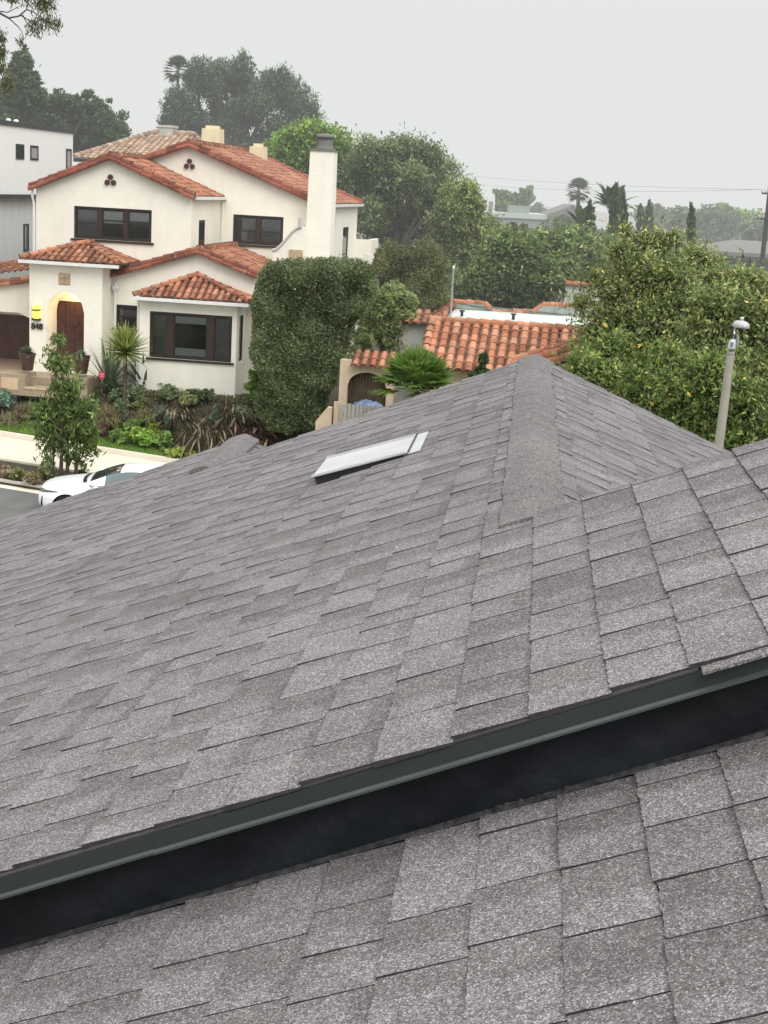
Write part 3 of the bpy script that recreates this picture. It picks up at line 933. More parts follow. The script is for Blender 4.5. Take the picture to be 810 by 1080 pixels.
for i in range(2):
    for j in range(2): p.box(px0+.02+i*hw_, px0+hw_-.015+i*hw_, TY-.034, TY-.025, pz0+.02+j*hw_, pz0+hw_-.015+j*hw_, 1)
p.build('stone_plaque', [M['steptile'], M['plaque']], wh)
lx, lz = hp(39.5, 330, TY)
l_ = MB()
l_.box(lx-.20, lx+.20, TY-.03, TY-.004, lz-.36, lz+.40)
l_.build('sign_board', M['stucco'], wh)
l_ = MB()
l_.prism_y([(lx-.09, lz-.20), (lx+.09, lz-.20), (lx+.12, lz+.02), (lx+.09, lz+.26), (lx-.09, lz+.26), (lx-.12, lz+.02)], TY-.15, TY-.032)
lan = l_.build('lantern', M['lantern'], wh)
for zz, w_ in ((-.20, .14), (.10, .12)):
    l_ = MB()
    l_.box(lx-w_, lx+w_, TY-.163, TY-.031, lz+zz-.012, lz+zz+.012)
    for k in range(5): l_.box(lx-w_+k*w_*.42, lx-w_+k*w_*.42+w_*.24, TY-.166, TY-.032, lz+zz-.035, lz+zz+.035)
    l_.build('band', M['brown'], lan)
cu = bpy.data.curves.new('house_number', 'FONT'); cu.body = '848'; cu.size = .27; cu.extrude = .012; cu.align_x = 'CENTER'; cu.offset = .008
co_ = bpy.data.objects.new('tmp', cu); COL.objects.link(co_)
dg = bpy.context.evaluated_depsgraph_get(); me_ = bpy.data.meshes.new_from_object(co_.evaluated_get(dg)); bpy.data.objects.remove(co_)
me_.materials.clear(); me_.materials.append(M['brown'])
num = link('house_number', me_, wh, (lx, TY-.045, lz-.53)); num.rotation_euler = (R_(90), 0, 0)
# recess lamp over the door
MB().lathe([(.06, 0), (.07, .03), (.05, .05)], ((a0+a1)/2+.12, TY+.55, atop-.13), 12).build('ceiling_lamp', M['bulb'], wh)
ld = bpy.data.lights.new('porch_lamp', 'POINT'); ld.energy = 16; ld.color = (1, .72, .40); ld.shadow_soft_size = .05
lo = bpy.data.objects.new('porch_lamp', ld); COL.objects.link(lo); lo.parent = wh; lo.location = ((a0+a1)/2+.12, TY+.55, atop-.2)

# --- chimney with round cap
c0, _ = hp(325.5, 200, 3.2); c1, ctop = hp(352, 160, 3.2); cy0, cy1 = 3.2, 3.98
mb = MB()
V = []
for z, g in ((-.3, .07), (4.0, .05), (ctop, 0)):
    V += [(c0-g,cy0-g,z),(c1+g*.6,cy0-g,z),(c1+g*.6,cy1,z),(c0-g,cy1,z)]
mb.add(V, [(i*4+k, i*4+(k+1) % 4, (i+1)*4+(k+1) % 4, (i+1)*4+k) for i in range(2) for k in range(4)] + [(8,9,10,11)])
ch = mb.build('chimney', M['stucco'], wh)
mb = MB(); mb.box(c0-.04, c1+.04, cy0-.04, cy1+.04, ctop+.002, ctop+.05)
ccx, ccy = (c0+c1)/2+.03, (cy0+cy1)/2
mb.lathe([(.36, 0), (.36, .07), (.27, .10), (.25, .36), (.31, .40), (.34, .44), (.33, .50), (.22, .54), (.0, .56)], (ccx, ccy, ctop+.05), 24)
mb.build('chimney_cap', M['greyroof'], ch, smooth=True)
# rear chimneys rising behind the ridge
for (pxa, pxb, pyt, Yd, hgt) in ((213, 232, 135, 11.5, 1.6), (263.5, 278, 154, 12.2, 1.2)):
    x0_, z1_ = hp(pxa, pyt, Yd); x1_, _ = hp(pxb, pyt, Yd)
    mb = MB(); g = .05
    V = []
    for z, gg in ((z1_-hgt, g), (z1_, 0)):
        V += [(x0_-gg,Yd-gg,z),(x1_+gg,Yd-gg,z),(x1_+gg,Yd+.7,z),(x0_-gg,Yd+.7,z)]
    mb.add(V, [(k, (k+1) % 4, 4+(k+1) % 4, 4+k) for k in range(4)] + [(4,5,6,7)])
    mb.box(x0_+.12, x1_-.12, Yd+.12, Yd+.5, z1_+.002, z1_+.12)
    mb.build('chimney', M['cream'], wh)['label'] = 'cream stucco chimney behind the roof ridge'

# --- roofs
ov = .16
def gable_tiles(name, X0, Xa, X1, ze, za, Y0, Y1, seed, pal='red', front=True, leftY1=None, back=False, ze0=None):
    mb = MB(); cols = []
    if ze0 is None: ze0 = ze
    sl_l = math.hypot(Xa-X0, za-ze0); sl_r = math.hypot(X1-Xa, za-ze)
    # left slope, right slope
    if leftY1 is None: leftY1 = Y1
    if leftY1 > Y0:
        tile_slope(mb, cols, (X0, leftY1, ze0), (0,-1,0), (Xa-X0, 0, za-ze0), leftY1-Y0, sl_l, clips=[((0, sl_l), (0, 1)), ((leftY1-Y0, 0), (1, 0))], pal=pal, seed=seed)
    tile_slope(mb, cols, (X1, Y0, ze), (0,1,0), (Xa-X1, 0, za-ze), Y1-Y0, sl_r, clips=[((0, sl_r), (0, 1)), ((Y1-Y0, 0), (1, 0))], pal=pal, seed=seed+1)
    tile_row(mb, cols, (Xa, Y0-.05, za+.05), (Xa, Y1, za+.05), .11, pal=pal, seed=seed+2)
    for yy in ([Y0-.06] if front else []) + ([Y1+.02] if back else []):
        for (xe) in (X0, X1):
            for k, (o_, dz_, rr) in enumerate(((-.02, .045, .11), (-.10, -.055, .09))):
                tile_row(mb, cols, (xe, yy+o_, (ze0 if xe == X0 else ze)+dz_), (Xa, yy+o_, za+dz_), rr, pal='rake', seed=seed+5+k)
    return build_tiles(mb, cols, name, wh)
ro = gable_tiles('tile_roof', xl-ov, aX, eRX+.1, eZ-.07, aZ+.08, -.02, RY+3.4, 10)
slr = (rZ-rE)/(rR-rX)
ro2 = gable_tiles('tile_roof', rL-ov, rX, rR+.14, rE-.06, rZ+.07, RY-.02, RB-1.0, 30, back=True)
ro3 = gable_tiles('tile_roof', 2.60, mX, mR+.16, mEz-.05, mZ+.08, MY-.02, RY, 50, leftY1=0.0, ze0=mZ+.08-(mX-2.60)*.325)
# tower hip (half pyramid against the wall) and bay hip
def half_hip(name, X0, X1, Y0, Yw, ze, Xa, Ya, za, seed, pal='red'):
    mb = MB(); cols = []
    A = np.array((X0, Y0, ze)); B = np.array((X1, Y0, ze)); T = np.array((Xa, Ya, za))
    e = np.array((1., 0, 0)); s = np.array((0, Ya-Y0, za-ze)); Ls = np.linalg.norm(s)
    w = X1-X0
    # hips as clip lines in (e,s) coordinates
    n1 = (-Ls, (Xa-X0)); n2 = (Ls, -(Xa-X1))
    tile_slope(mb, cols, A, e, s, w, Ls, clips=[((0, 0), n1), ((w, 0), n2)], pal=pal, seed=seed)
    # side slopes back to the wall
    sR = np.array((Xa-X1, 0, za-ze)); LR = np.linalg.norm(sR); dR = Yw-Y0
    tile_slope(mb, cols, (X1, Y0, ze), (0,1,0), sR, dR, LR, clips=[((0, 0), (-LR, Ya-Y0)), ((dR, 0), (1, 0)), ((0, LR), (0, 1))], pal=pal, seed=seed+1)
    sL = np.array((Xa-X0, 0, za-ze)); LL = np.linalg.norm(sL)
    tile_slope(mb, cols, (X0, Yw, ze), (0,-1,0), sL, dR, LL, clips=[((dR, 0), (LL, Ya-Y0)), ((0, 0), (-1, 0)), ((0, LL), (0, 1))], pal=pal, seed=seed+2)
    tile_row(mb, cols, A+(0, 0, .05), T+(0, 0, .06), .085, .34, pal=pal, seed=seed+3)
    tile_row(mb, cols, B+(0, 0, .05), T+(0, 0, .06), .085, .34, pal=pal, seed=seed+4)
    if Yw > Ya: tile_row(mb, cols, T+(0, 0, .05), (Xa, Yw, za+.05), .085, .34, pal=pal, seed=seed+6)
    return build_tiles(mb, cols, name, wh)
tax, taz = hp(89, 257, -.75)
half_hip('tile_roof', t0-.22, t1+.62, TY-.22, 0, tz+.05, tax+.05, -.75, taz, 70)
bax, baz = hp(209, 291, MY-.1)
half_hip('tile_roof', b0-.12, b1+.42, BY-.24, MY, bz+.04, bax, MY-.15, baz, 90)
mb = MB(); cols = []
tile_row(mb, cols, (-5.0, GY-.02, gz(-5.0)+.04), (t0-.01, GY-.02, gz(t0)+.04), .12, pal='red', seed=120)
tile_row(mb, cols, (-5.0, GY-.10, gz(-5.0)-.04), (t0-.01, GY-.10, gz(t0)-.04), .09, pal='red', seed=121)
tile_slope(mb, cols, (-5.0, GY+.06, gz(-3)+.0), (1,0,.18), (0, 2.2, .35), 5.5, 2.2, pal='red', seed=122)
build_tiles(mb, cols, 'tile_roof', wh)
# scroll shaped parapet beside the chimney, its tile panel and cap post
mb = MB()
sp = []
for t in np.linspace(0, 1, 15):
    px_ = 289 + t*29; py_ = 264 - 24*(3*t**2-2*t**3)
    sp.append(hp(px_, py_, 3.0))
zb_ = sp[0][1]-1.8
poly = [(sp[0][0], zb_), (c0, zb_), (c0, sp[-1][1])] + [p_ for p_ in reversed(sp)]
mb.prism_y(poly, 2.75, 3.9)
pc_ = mb.build('scroll_parapet', M['stucco'], wh)
mb = MB(); mb.tube([(x_, 2.74, z_+.01) for x_, z_ in sp], .05, 8); mb.tube([(sp[-1][0], 2.74, sp[-1][1]), (sp[-1][0], 2.74, sp[-1][1]+.35)], .07, 8)
mb.build('moulding', M['stucco_shade'], pc_)
mb = MB(); q0, q1 = hp(305, 263, 2.73); q2, q3 = hp(319, 271, 2.73); mb.box(q0, q2, 2.71, 2.748, q3-.4, q1)
mb.build('tile_panel', M['plaque'], pc_)
# gutters and downspouts
def gut(x0, x1, y0, y1, z): MB().box(x0, x1, y0, y1, z-.10, z).build('gutter', M['gutter'], wh)
gut(t0-.26, t1+.64, TY-.34, TY-.24, tz+.03); gut(b0-.16, b1+.44, BY-.36, BY-.26, bz+.02)
gut(eRX+.10, eRX+.20, .05, RY-.02, eZ-.06); gut(rR+.13, rR+.23, RY-.05, RB-1.0, rE-.06)
MB().tube([(t1+.28, TY+.9, tz-.05), (t1+.16, TY+.95, tz-.35), (t1+.13, TY+.95, tz-.7), (t1+.13, TY+.95, .1)], .05, 8).lathe([(.05, 0), (.13, .16), (.13, .24), (.05, .24)], (t1+.13, TY+.95, tz-.95), 10).build('downspout', M['gutter'], wh)
MB().tube([(b0-.07, BY+.1, bz-.08), (b0-.07, BY+.1, -.3)], .045, 8).build('downspout', M['gutter'], wh)
MB().tube([(eRX+.10, RY-.15, eZ-.15), (eRX+.08, RY-.15, 4.3)], .04, 8).build('downspout', M['gutter'], wh)
MB().tube([(xl-.08, -.10, eZ-.05), (xl-.10, -.08, eZ-.35), (xl-.06, -.05, eZ-.6), (xl-.06, -.05, 3.9)], .045, 8).build('downspout', M['gutter'], wh)
mb = MB(); mb.box(rR+.01, rR+.12, RY+.1, RY+.9, 1.0, rE-.2)
mb.build('downpipe', M['stucco_shade'], wh)
# balcony and garden wall on the right flank
mb = MB()
bx1, bz1 = hp(392, 253, 12.5)
mb.box(rR-.3, bx1, 12.4, 12.55, bz1-1.2, bz1); mb.box(bx1-.14, bx1, 12.56, 14.5, bz1-1.2, bz1+.002); mb.box(rR-.3, bx1+.02, 12.41, 14.5, bz1-1.32, bz1-1.21)
wx_, wz_ = hp(397, 268, 11.2)
poly = [(rR+.02, -.4), (wx_, -.4), (wx_, wz_), (wx_-.42, wz_), (wx_-.44, wz_-.42)] + [(wx_-.44-(wx_-.46-rR)*t, wz_-.42-.30*t-.08*math.sin(t*9)) for t in np.linspace(.08, 1, 10)]
mb.prism_y(poly, 10.6, 10.85)
mb.build('balcony', M['stucco'], wh)
# entry step and pot plinths
mb = MB()
mb.box(a0-.5, t1-.0, TY-1.35, TY-.003, -.25, .30, 0); mb.box(a0-.05, a1+.35, TY-1.9, TY-1.351, -.25, .05, 0)
mb.box(a0+.0, a1+.3, TY-1.92, TY-1.901, -.02, .045, 1)
mb.box(t0-.35, a0-.0, TY-1.9, TY-.9, -.25, .42, 0)
mb.box(t0-.20, a0-.22, TY-1.915, TY-1.901, -.08, .30, 1)
mb.box(a1-.25, t1+.12, TY-1.7, TY-1.0, -.25, .42, 0)
mb.build('entry_step', [M['steptile'], M['paver']], wh, bevel=.012)
# ================================================================== ground, street, other buildings, car, poles
def sZ(X): return -1.64 - .078*(min(max(X, -22), 13)-2.5)
def sm(t): t = min(max(t, 0.), 1.); return t*t*(3-2*t)
def gnd(X, Y):
    s = sZ(X)
    top = -.05 - .05*max(0, min(X, 30)-8)
    if Y < -19.2: return s + .12 + .9*sm((-19.4-Y)/6)
    if Y < -10.6: return s
    if Y < -8.2: return s+.12
    if Y < -5.4: return s+.15
    if Y < 0:
        t = sm((Y+4.35)/1.25)
        return (s+.30+.10*sm((Y+5.3)/1.0))*(1-t) + top*t
    h = top
    if Y > 25: h += sm((Y-25)/60)*(1.2 if X < 10 else -.6)
    if Y > 110: h -= sm((Y-110)/200)*6
    return h

def gpos(X, Y, dz=0): return h2w(X, Y, gnd(X, Y)+dz)

def ghit(px, py):
    """point of the ground seen at a photo pixel"""
    r = ray(px, py)
    k = 20.0
    while k < 200:
        P = CAM + r*k; X, Y, Z = w2h(P)
        if Z < gnd(X, Y): break
        k += .04
    return X, Y

def sheet(name, mat, xs, ys, zf, nsub=None):
    V = []; F = []
    for x in xs:
        for y in ys: V.append(h2w(x, y, zf(x, y)))
    n = len(ys)
    for i in range(len(xs)-1):
        for j in range(n-1): F.append((i*n+j, (i+1)*n+j, (i+1)*n+j+1, i*n+j+1))
    mb = MB().add(V, F)
    o = mb.build(name, mat, None, smooth=True)
    setp(o, kind='structure'); return o
gx = sorted(set(np.concatenate([np.linspace(-900, -60, 12), np.linspace(-60, -20, 12), np.arange(-20, 34, 1.0), np.linspace(34, 120, 20), np.linspace(120, 900, 10)]).tolist()))
gy = sorted(set(np.concatenate([np.linspace(-120, -24, 10), np.linspace(-24, -19.2, 6), [-19.19, -10.61, -10.59], np.linspace(-10.5, -5.5, 6), np.arange(-5.3, 0.2, .25), np.linspace(1, 40, 20), np.linspace(45, 1800, 30)]).tolist()))
sheet('ground', M['soil'], gx, gy, lambda x, y: gnd(x, y)-.03)
sx_ = np.linspace(-60, 60, 61)
sheet('street', M['asphalt'], sx_, np.linspace(-19.0, -10.95, 8), lambda x, y: sZ(x)+.0)
sheet('gutter_pan', M['concrete'], sx_, [-10.96, -10.60], lambda x, y: sZ(x)+.006)
mb = MB()
for a, b in zip(sx_[:-1], sx_[1:]):
    za, zb2 = sZ(a), sZ(b)
    V = [h2w(a,-10.60,za-.1),h2w(b,-10.60,zb2-.1),h2w(b,-10.59,zb2+.13),h2w(a,-10.59,za+.13),h2w(b,-10.44,zb2+.135),h2w(a,-10.44,za+.135),h2w(b,-10.44,zb2-.1),h2w(a,-10.44,za-.1)]
    mb.add(V, [(0,1,2,3),(3,2,4,5),(5,4,6,7)])
setp(mb.build('curb', M['curb']), kind='structure')
def swz(x, y): return sZ(x)+.16 + .012*(y+8.2)
mb = MB()
for a in np.arange(-24, 24, 1.5):
    b = a+1.494
    V = [h2w(a,-8.2,swz(a,-8.2)),h2w(b,-8.2,swz(b,-8.2)),h2w(b,-5.46,swz(b,-5.46)),h2w(a,-5.46,swz(a,-5.46))]
    mb.add(V+[tuple(np.array(v)-(0,0,.12)) for v in V], [(0,1,2,3),(0,4,5,1),(1,5,6,2),(2,6,7,3),(3,7,4,0)])
setp(mb.build('sidewalk', M['concrete']), kind='structure')
mb = MB()
for a in np.arange(-24, 24, 1.2):
    b = a+1.2
    za, zb2 = sZ(a)+.34, sZ(b)+.34
    V = [h2w(a,-5.45,za-.6),h2w(b,-5.45,zb2-.6),h2w(b,-5.45,zb2),h2w(a,-5.45,za),h2w(b,-5.27,zb2),h2w(a,-5.27,za),h2w(b,-5.27,zb2-.6),h2w(a,-5.27,za-.6)]
    mb.add(V, [(0,1,2,3),(3,2,4,5),(5,4,6,7)])
o = mb.build('garden_wall', M['concrete']); setp(o, 'low pale concrete wall along the far side of the sidewalk', 'wall')
sheet('driveway', M['paver'], np.arange(-8, .95, .45), np.arange(-3.95, 3.3, .6), lambda x, y: -.03)
lawn = sheet('lawn_soil', M['lawn'], np.arange(-14, 14, .8), np.linspace(-5.26, -4.1, 6), lambda x, y: gnd(x, y)+.012)
lawn.name = 'lawn'

# ---------------------------------------------------------------- modern white house on the left
mX_ = w2h(at(77, 140, 62.0))
XM = mX_[0]
mh = empty('modern_house', h2w(XM-4, mX_[1]-6, gnd(XM-4, 0)), -HY, 'modern white and grey box shaped house with small dark windows', 'house')
def ploc(X, Y, Z):         # house coordinates -> coordinates of mh
    return (X-(XM-4), Y-(mX_[1]-6), Z-gnd(XM-4, 0))
def hpx(px, py, X):        # pixel on the plane of constant house X -> (Y, Z)
    r = ray(px, py); k = ((HO-CAM)@hh_+X)/(r@hh_); P = CAM + k*r - HO
    return float(P@hq_), float(P[2])
yE, ztop = hpx(77, 141, XM)
ym, zmid = hpx(20, 205, XM)
mb = MB()
o0 = np.array(ploc(0, 0, 0))
def mbox(mb, x0, x1, y0, y1, z0, z1, mi=0):
    mb.box(x0+o0[0], x1+o0[0], y0+o0[1], y1+o0[1], z0+o0[2], z1+o0[2], mi)
mbox(mb, XM-9, XM, yE-16, yE, zmid, ztop); mb.build('upper_storey', M['modern_white'], mh)
mb = MB(); mbox(mb, XM-8.8, XM-.25, yE-15.8, yE-.2, -.5, zmid-.16)
yl_, _ = hpx(40, 250, XM-.25)
for k in range(22): mbox(mb, XM-.249, XM-.235, yE-15.8+k*.7, yE-15.8+k*.7+.03, -.5, zmid-.17)
mb.build('lower_storey', M['modern_grey'], mh)
mb = MB(); mbox(mb, XM-9.05, XM+.06, yE-16.05, yE+.06, ztop+.002, ztop+.17); mbox(mb, XM-8.9, XM+.05, yE-15.9, yE+.05, zmid-.158, zmid-.002)
mb.build('roof_edge', M['drip'], mh)
mb = MB()
for pxa in (9, 17):
    yy, zz = hpx(pxa, 131, XM-.9)
    mb = MB(); mb.lathe([(.05, 0), (.05, .06), (.10, .07), (.10, .13), (.04, .16)], (XM-.9+o0[0], yy+o0[1], ztop+.17+o0[2]), 12)
    mb.build('roof_cowl', M['modern_white'], mh)
for (pa, pb, qa, qb, off, cur) in ((16.5, 25, 152, 168, 0, 0), (31.8, 40, 153.5, 169, 0, 1), (69.5, 75, 157, 178, 0, 1), (24.5, 30, 236, 265, -.25, 0)):
    ya, za = hpx(pa, (qa+qb)/2, XM+off); yb, _ = hpx(pb, (qa+qb)/2, XM+off)
    _, z1 = hpx((pa+pb)/2, qa, XM+off); _, z0 = hpx((pa+pb)/2, qb, XM+off)
    mb = MB(); f = .08; X = XM+off
    mbox(mb, X-.02, X+.03, ya, yb, z1-f, z1); mbox(mb, X-.02, X+.03, ya, yb, z0, z0+f); mbox(mb, X-.019, X+.029, ya, ya+f, z0+f, z1-f); mbox(mb, X-.019, X+.029, yb-f, yb, z0+f, z1-f)
    w = mb.build('window', M['black'], mh)
    mb = MB(); mbox(mb, X+.004, X+.010, ya+.02, yb-.02, z0+.02, z1-.02); mb.build('pane', M['glass'] if False else (M['curtain'] if cur else M['carglass']), w)

# ---------------------------------------------------------------- house with the brown hip roof behind
bh_loc = at(170, 165, 78.0)
BX, BYy, BZ = w2h(bh_loc)
def hpy(px, py, Y): x, z = hp(px, py, Y); return (x, Y, z)
bh = empty('hip_roof_house', h2w(BX, BYy, gnd(BX, BYy)), -HY, 'house with a weathered brown tiled hip roof behind the white house', 'house')
bo = np.array((BX, BYy, gnd(BX, BYy)))
Yb0, Ybr, Yb1 = BYy, BYy+5.0, BYy+10.5
eA = np.array(hpy(78, 166, Yb0)); rA = np.array(hpy(163, 140.5, Ybr)); rB = np.array(hpy(205, 143, Ybr))
ez = eA[2]; rz_ = rA[2]; xe0 = eA[0]; xe1 = rB[0]+(rA[0]-xe0)*1.0
mb = MB(); cols = []
w_ = xe1-xe0; s_ = np.array((0, Ybr-Yb0, rz_-ez)); Ls = np.linalg.norm(s_)
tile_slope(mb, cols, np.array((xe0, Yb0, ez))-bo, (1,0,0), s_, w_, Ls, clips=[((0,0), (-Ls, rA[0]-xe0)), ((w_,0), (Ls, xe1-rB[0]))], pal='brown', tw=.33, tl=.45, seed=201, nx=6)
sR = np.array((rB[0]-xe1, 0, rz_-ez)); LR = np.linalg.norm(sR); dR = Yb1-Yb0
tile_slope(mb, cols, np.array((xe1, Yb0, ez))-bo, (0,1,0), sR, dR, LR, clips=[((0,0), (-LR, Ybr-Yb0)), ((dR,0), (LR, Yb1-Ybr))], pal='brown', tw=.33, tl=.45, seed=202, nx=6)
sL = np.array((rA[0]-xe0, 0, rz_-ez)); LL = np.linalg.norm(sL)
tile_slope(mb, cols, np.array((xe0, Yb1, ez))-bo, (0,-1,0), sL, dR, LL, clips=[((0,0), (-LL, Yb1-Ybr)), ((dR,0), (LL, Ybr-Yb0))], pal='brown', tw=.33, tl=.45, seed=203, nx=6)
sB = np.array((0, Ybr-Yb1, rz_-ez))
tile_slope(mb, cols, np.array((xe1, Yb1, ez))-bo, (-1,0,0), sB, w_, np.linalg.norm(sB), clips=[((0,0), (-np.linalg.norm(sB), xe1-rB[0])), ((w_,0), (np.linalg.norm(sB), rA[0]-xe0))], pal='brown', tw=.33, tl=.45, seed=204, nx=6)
T1 = np.array((rA[0], Ybr, rz_+.06))-bo; T2 = np.array((rB[0], Ybr, rz_+.06))-bo
tile_row(mb, cols, T1, T2, .15, pal='brown', seed=205)
for c_, T in (((xe0,Yb0,ez+.05), T1), ((xe1,Yb0,ez+.05), T2)): tile_row(mb, cols, np.array(c_)-bo, T, .14, pal='brown', seed=206)
brf = build_tiles(mb, cols, 'tile_roof', bh)
mb = MB(); mb.box(xe0+.6-bo[0], xe1-.6-bo[0], .6, Yb1-Yb0-.6, 0, ez-bo[2]+.02)
mb.build('wall', M['greyblock'], bh)
mb = MB(); mb.box(xe0-bo[0], xe1-bo[0], -.1, -.0, ez-bo[2]-.22, ez-bo[2]-.02); mb.build('fascia', M['wood'], bh)
c0_ = np.array(hpy(168, 134, Ybr-.4)); c1_ = np.array(hpy(182, 134, Ybr-.4))
mb = MB(); mb.box(c0_[0]-bo[0], c1_[0]-bo[0], Ybr-.4-bo[1], Ybr+.5-bo[1], rz_-bo[2]-.6, c0_[2]-bo[2]); mb.box(c0_[0]-.06-bo[0], c1_[0]+.06-bo[0], Ybr-.46-bo[1], Ybr+.56-bo[1], c0_[2]-bo[2]+.002, c0_[2]-bo[2]+.12)
mb.build('chimney', M['chalk'], bh)

# ---------------------------------------------------------------- tile roofed low building in the middle
def hp3(px, py, Y): x, z = hp(px, py, Y); return np.array((x, Y, z))
gA = hp3(447, 392, -4.4); gT = hp3(458, 339.5, -2.0)
gxr = hp(640, 350, -2.0)[0]
go = np.array((gA[0]+3, -1.0, gnd(gA[0]+3, -1.0)))
ga = empty('tiled_garage', h2w(*go[:2], go[2]), -HY, 'low building with an orange clay tile roof and a white flat roof behind its parapet', 'building')
mb = MB(); cols = []
ze, zt = hp(489, 391, -4.4)[1], gT[2]
s_ = np.array((0, 2.4, zt-ze)); Ls = np.linalg.norm(s_)
xg0 = hp(451, 365, -3.2)[0]
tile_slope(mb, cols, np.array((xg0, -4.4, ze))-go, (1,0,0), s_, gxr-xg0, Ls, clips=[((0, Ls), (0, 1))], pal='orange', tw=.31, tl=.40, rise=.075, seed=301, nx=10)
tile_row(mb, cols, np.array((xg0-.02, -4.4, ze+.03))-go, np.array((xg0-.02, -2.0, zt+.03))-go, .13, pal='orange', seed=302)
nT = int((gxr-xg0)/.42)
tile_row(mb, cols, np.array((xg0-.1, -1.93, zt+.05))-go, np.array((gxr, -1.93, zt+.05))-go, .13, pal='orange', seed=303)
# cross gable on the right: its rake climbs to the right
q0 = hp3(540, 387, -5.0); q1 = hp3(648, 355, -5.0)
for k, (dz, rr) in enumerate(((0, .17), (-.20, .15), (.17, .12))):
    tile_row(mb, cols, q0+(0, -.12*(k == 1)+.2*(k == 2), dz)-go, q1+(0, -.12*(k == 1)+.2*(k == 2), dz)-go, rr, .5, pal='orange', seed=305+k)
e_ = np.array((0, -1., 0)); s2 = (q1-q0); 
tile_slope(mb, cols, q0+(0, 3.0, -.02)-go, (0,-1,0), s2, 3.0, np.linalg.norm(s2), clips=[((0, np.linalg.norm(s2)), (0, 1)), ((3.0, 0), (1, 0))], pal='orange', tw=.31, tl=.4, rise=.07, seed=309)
# parapet copings
bp = [(478.5,319.5),(493,320),(511,321.5),(520,329),(542,329.6),(563,330),(573,322.5),(590,323),(640,325)]
B3 = [hp3(x, y, 4.0) for x, y in bp]
for i in range(len(B3)-1):
    tile_row(mb, cols, B3[i]+(0,.09,.02)-go, B3[i+1]+(0,.09,.02)-go, .10, .35, pal='orange', seed=320+i)
tile_row(mb, cols, hp3(457, 337, -1.9)-go, B3[0]-go, .14, .4, pal='orange', seed=330)
# little tiled wall roof on the left of it
l0 = hp3(414, 340, -1.2); l1 = hp3(449, 342, -1.2); lt = hp(416, 328, -.2)[1]
tile_slope(mb, cols, np.array((l0[0], -1.2, l0[2]))-go, (1,0,0), (0, 1.0, lt-l0[2]), l1[0]-l0[0]+.6, 1.15, pal='red', tw=.29, tl=.40, rise=.07, seed=340)
build_tiles(mb, cols, 'tile_roof', ga)
mb = MB()
zr_ = zt-.02
mb.box(xg0+.15-go[0], gxr-.3-go[0], -1.8-go[1], 4.0-go[1], zr_-.25-go[2], zr_-go[2])
mb.build('flat_roof', M['roofwhite'], ga)
mb = MB()
poly = [(B3[0][0]-go[0], zr_+.02-go[2]), (B3[-1][0]-go[0], zr_+.02-go[2])] + [(b[0]-go[0], b[2]-go[2]) for b in reversed(B3)]
mb.prism_y(poly, 4.0-go[1]+.003, 4.2-go[1])
mb.build('parapet', M['greyblock'], ga)
mb = MB()
mb.box(xg0+.25-go[0], gxr-.4-go[0], -4.0-go[1], 4.19-go[1], 0, ze-.05-go[2])
mb.prism_y([(xg0+.25-go[0], ze-.04-go[2]), (xg0+.3-go[0], ze-.04-go[2]), (xg0+.3-go[0], zt-.3-go[2]), (xg0+.25-go[0], zt-.3-go[2])], -2.0-go[1], 4.19-go[1])
mb.prism_y([(q0[0]-go[0]+.3, 0), (q1[0]+2-go[0], 0), (q1[0]+2-go[0], q1[2]-.3-go[2]), (q1[0]-go[0], q1[2]-.3-go[2]), (q0[0]-go[0]+.3, q0[2]-.3-go[2])], -4.9-go[1], -4.3-go[1])
mb.build('wall', M['tan'], ga)
mb = MB(); mb.box(l0[0]+.1-go[0], xg0+.24-go[0], -1.0-go[1], .5-go[1], 0, l0[2]-.04-go[2]); mb.build('side_wall', M['chalk'], ga)
for px_ in (487, 541):
    mb = MB(); X, Z = hp(px_, 334 if px_ < 500 else 341, 1.0); mb.lathe([(.05, 0), (.05, .16), (.10, .17), (.10, .21)], (X-go[0], 1.0-go[1], zr_-go[2]+.001), 10)
    mb.build('roof_vent', M['drip'], ga)
# second parapet building further back on the right
s0 = hp3(596.5, 299, 12.0); s1 = hp3(634, 301, 12.0); s2_ = hp3(640, 311, 12.0); s3 = hp3(690, 318, 12.0)
go2 = np.array((s0[0]+1, 12.0, gnd(s0[0]+1, 12)))
g2 = empty('parapet_building', h2w(*go2[:2], go2[2]), -HY, 'white walled building with a tile coped parapet half hidden by the leafy tree', 'building')
mb = MB(); cols = []
for i, (a, b) in enumerate(((s0, s1), (s1, s2_), (s2_, s3))): tile_row(mb, cols, a-go2, b-go2, .11, .4, pal='orange', seed=350+i)
build_tiles(mb, cols, 'coping', g2)
mb = MB(); mb.prism_y([(s0[0]-go2[0], 0), (s3[0]-go2[0], 0), (s3[0]-go2[0], s3[2]-go2[2]-.04), (s2_[0]-go2[0], s2_[2]-go2[2]-.04), (s1[0]-go2[0], s1[2]-go2[2]-.04), (s0[0]-go2[0], s0[2]-go2[2]-.04)], .05, 6)
mb.build('wall', M['roofwhite'], g2)
# antenna mast beside it
mb = MB(); P0 = hp3(476.0, 322, -.5); P1 = hp3(478.3, 283, -.5)
o = MB().tube([(0,0,0), (0,0,P1[2]-gnd(P0[0],-.5))], [.035, .03], 8).tube([(0,0,P1[2]-gnd(P0[0],-.5)), (0,0,P1[2]-gnd(P0[0],-.5)+.1)], [.05, .02], 8).build('mast', M['galv'], None, loc=h2w((P0[0]+P1[0])/2, -.5, gnd(P0[0], -.5)))
setp(o, 'thin pale mast rising behind the orange tile roof', 'mast')

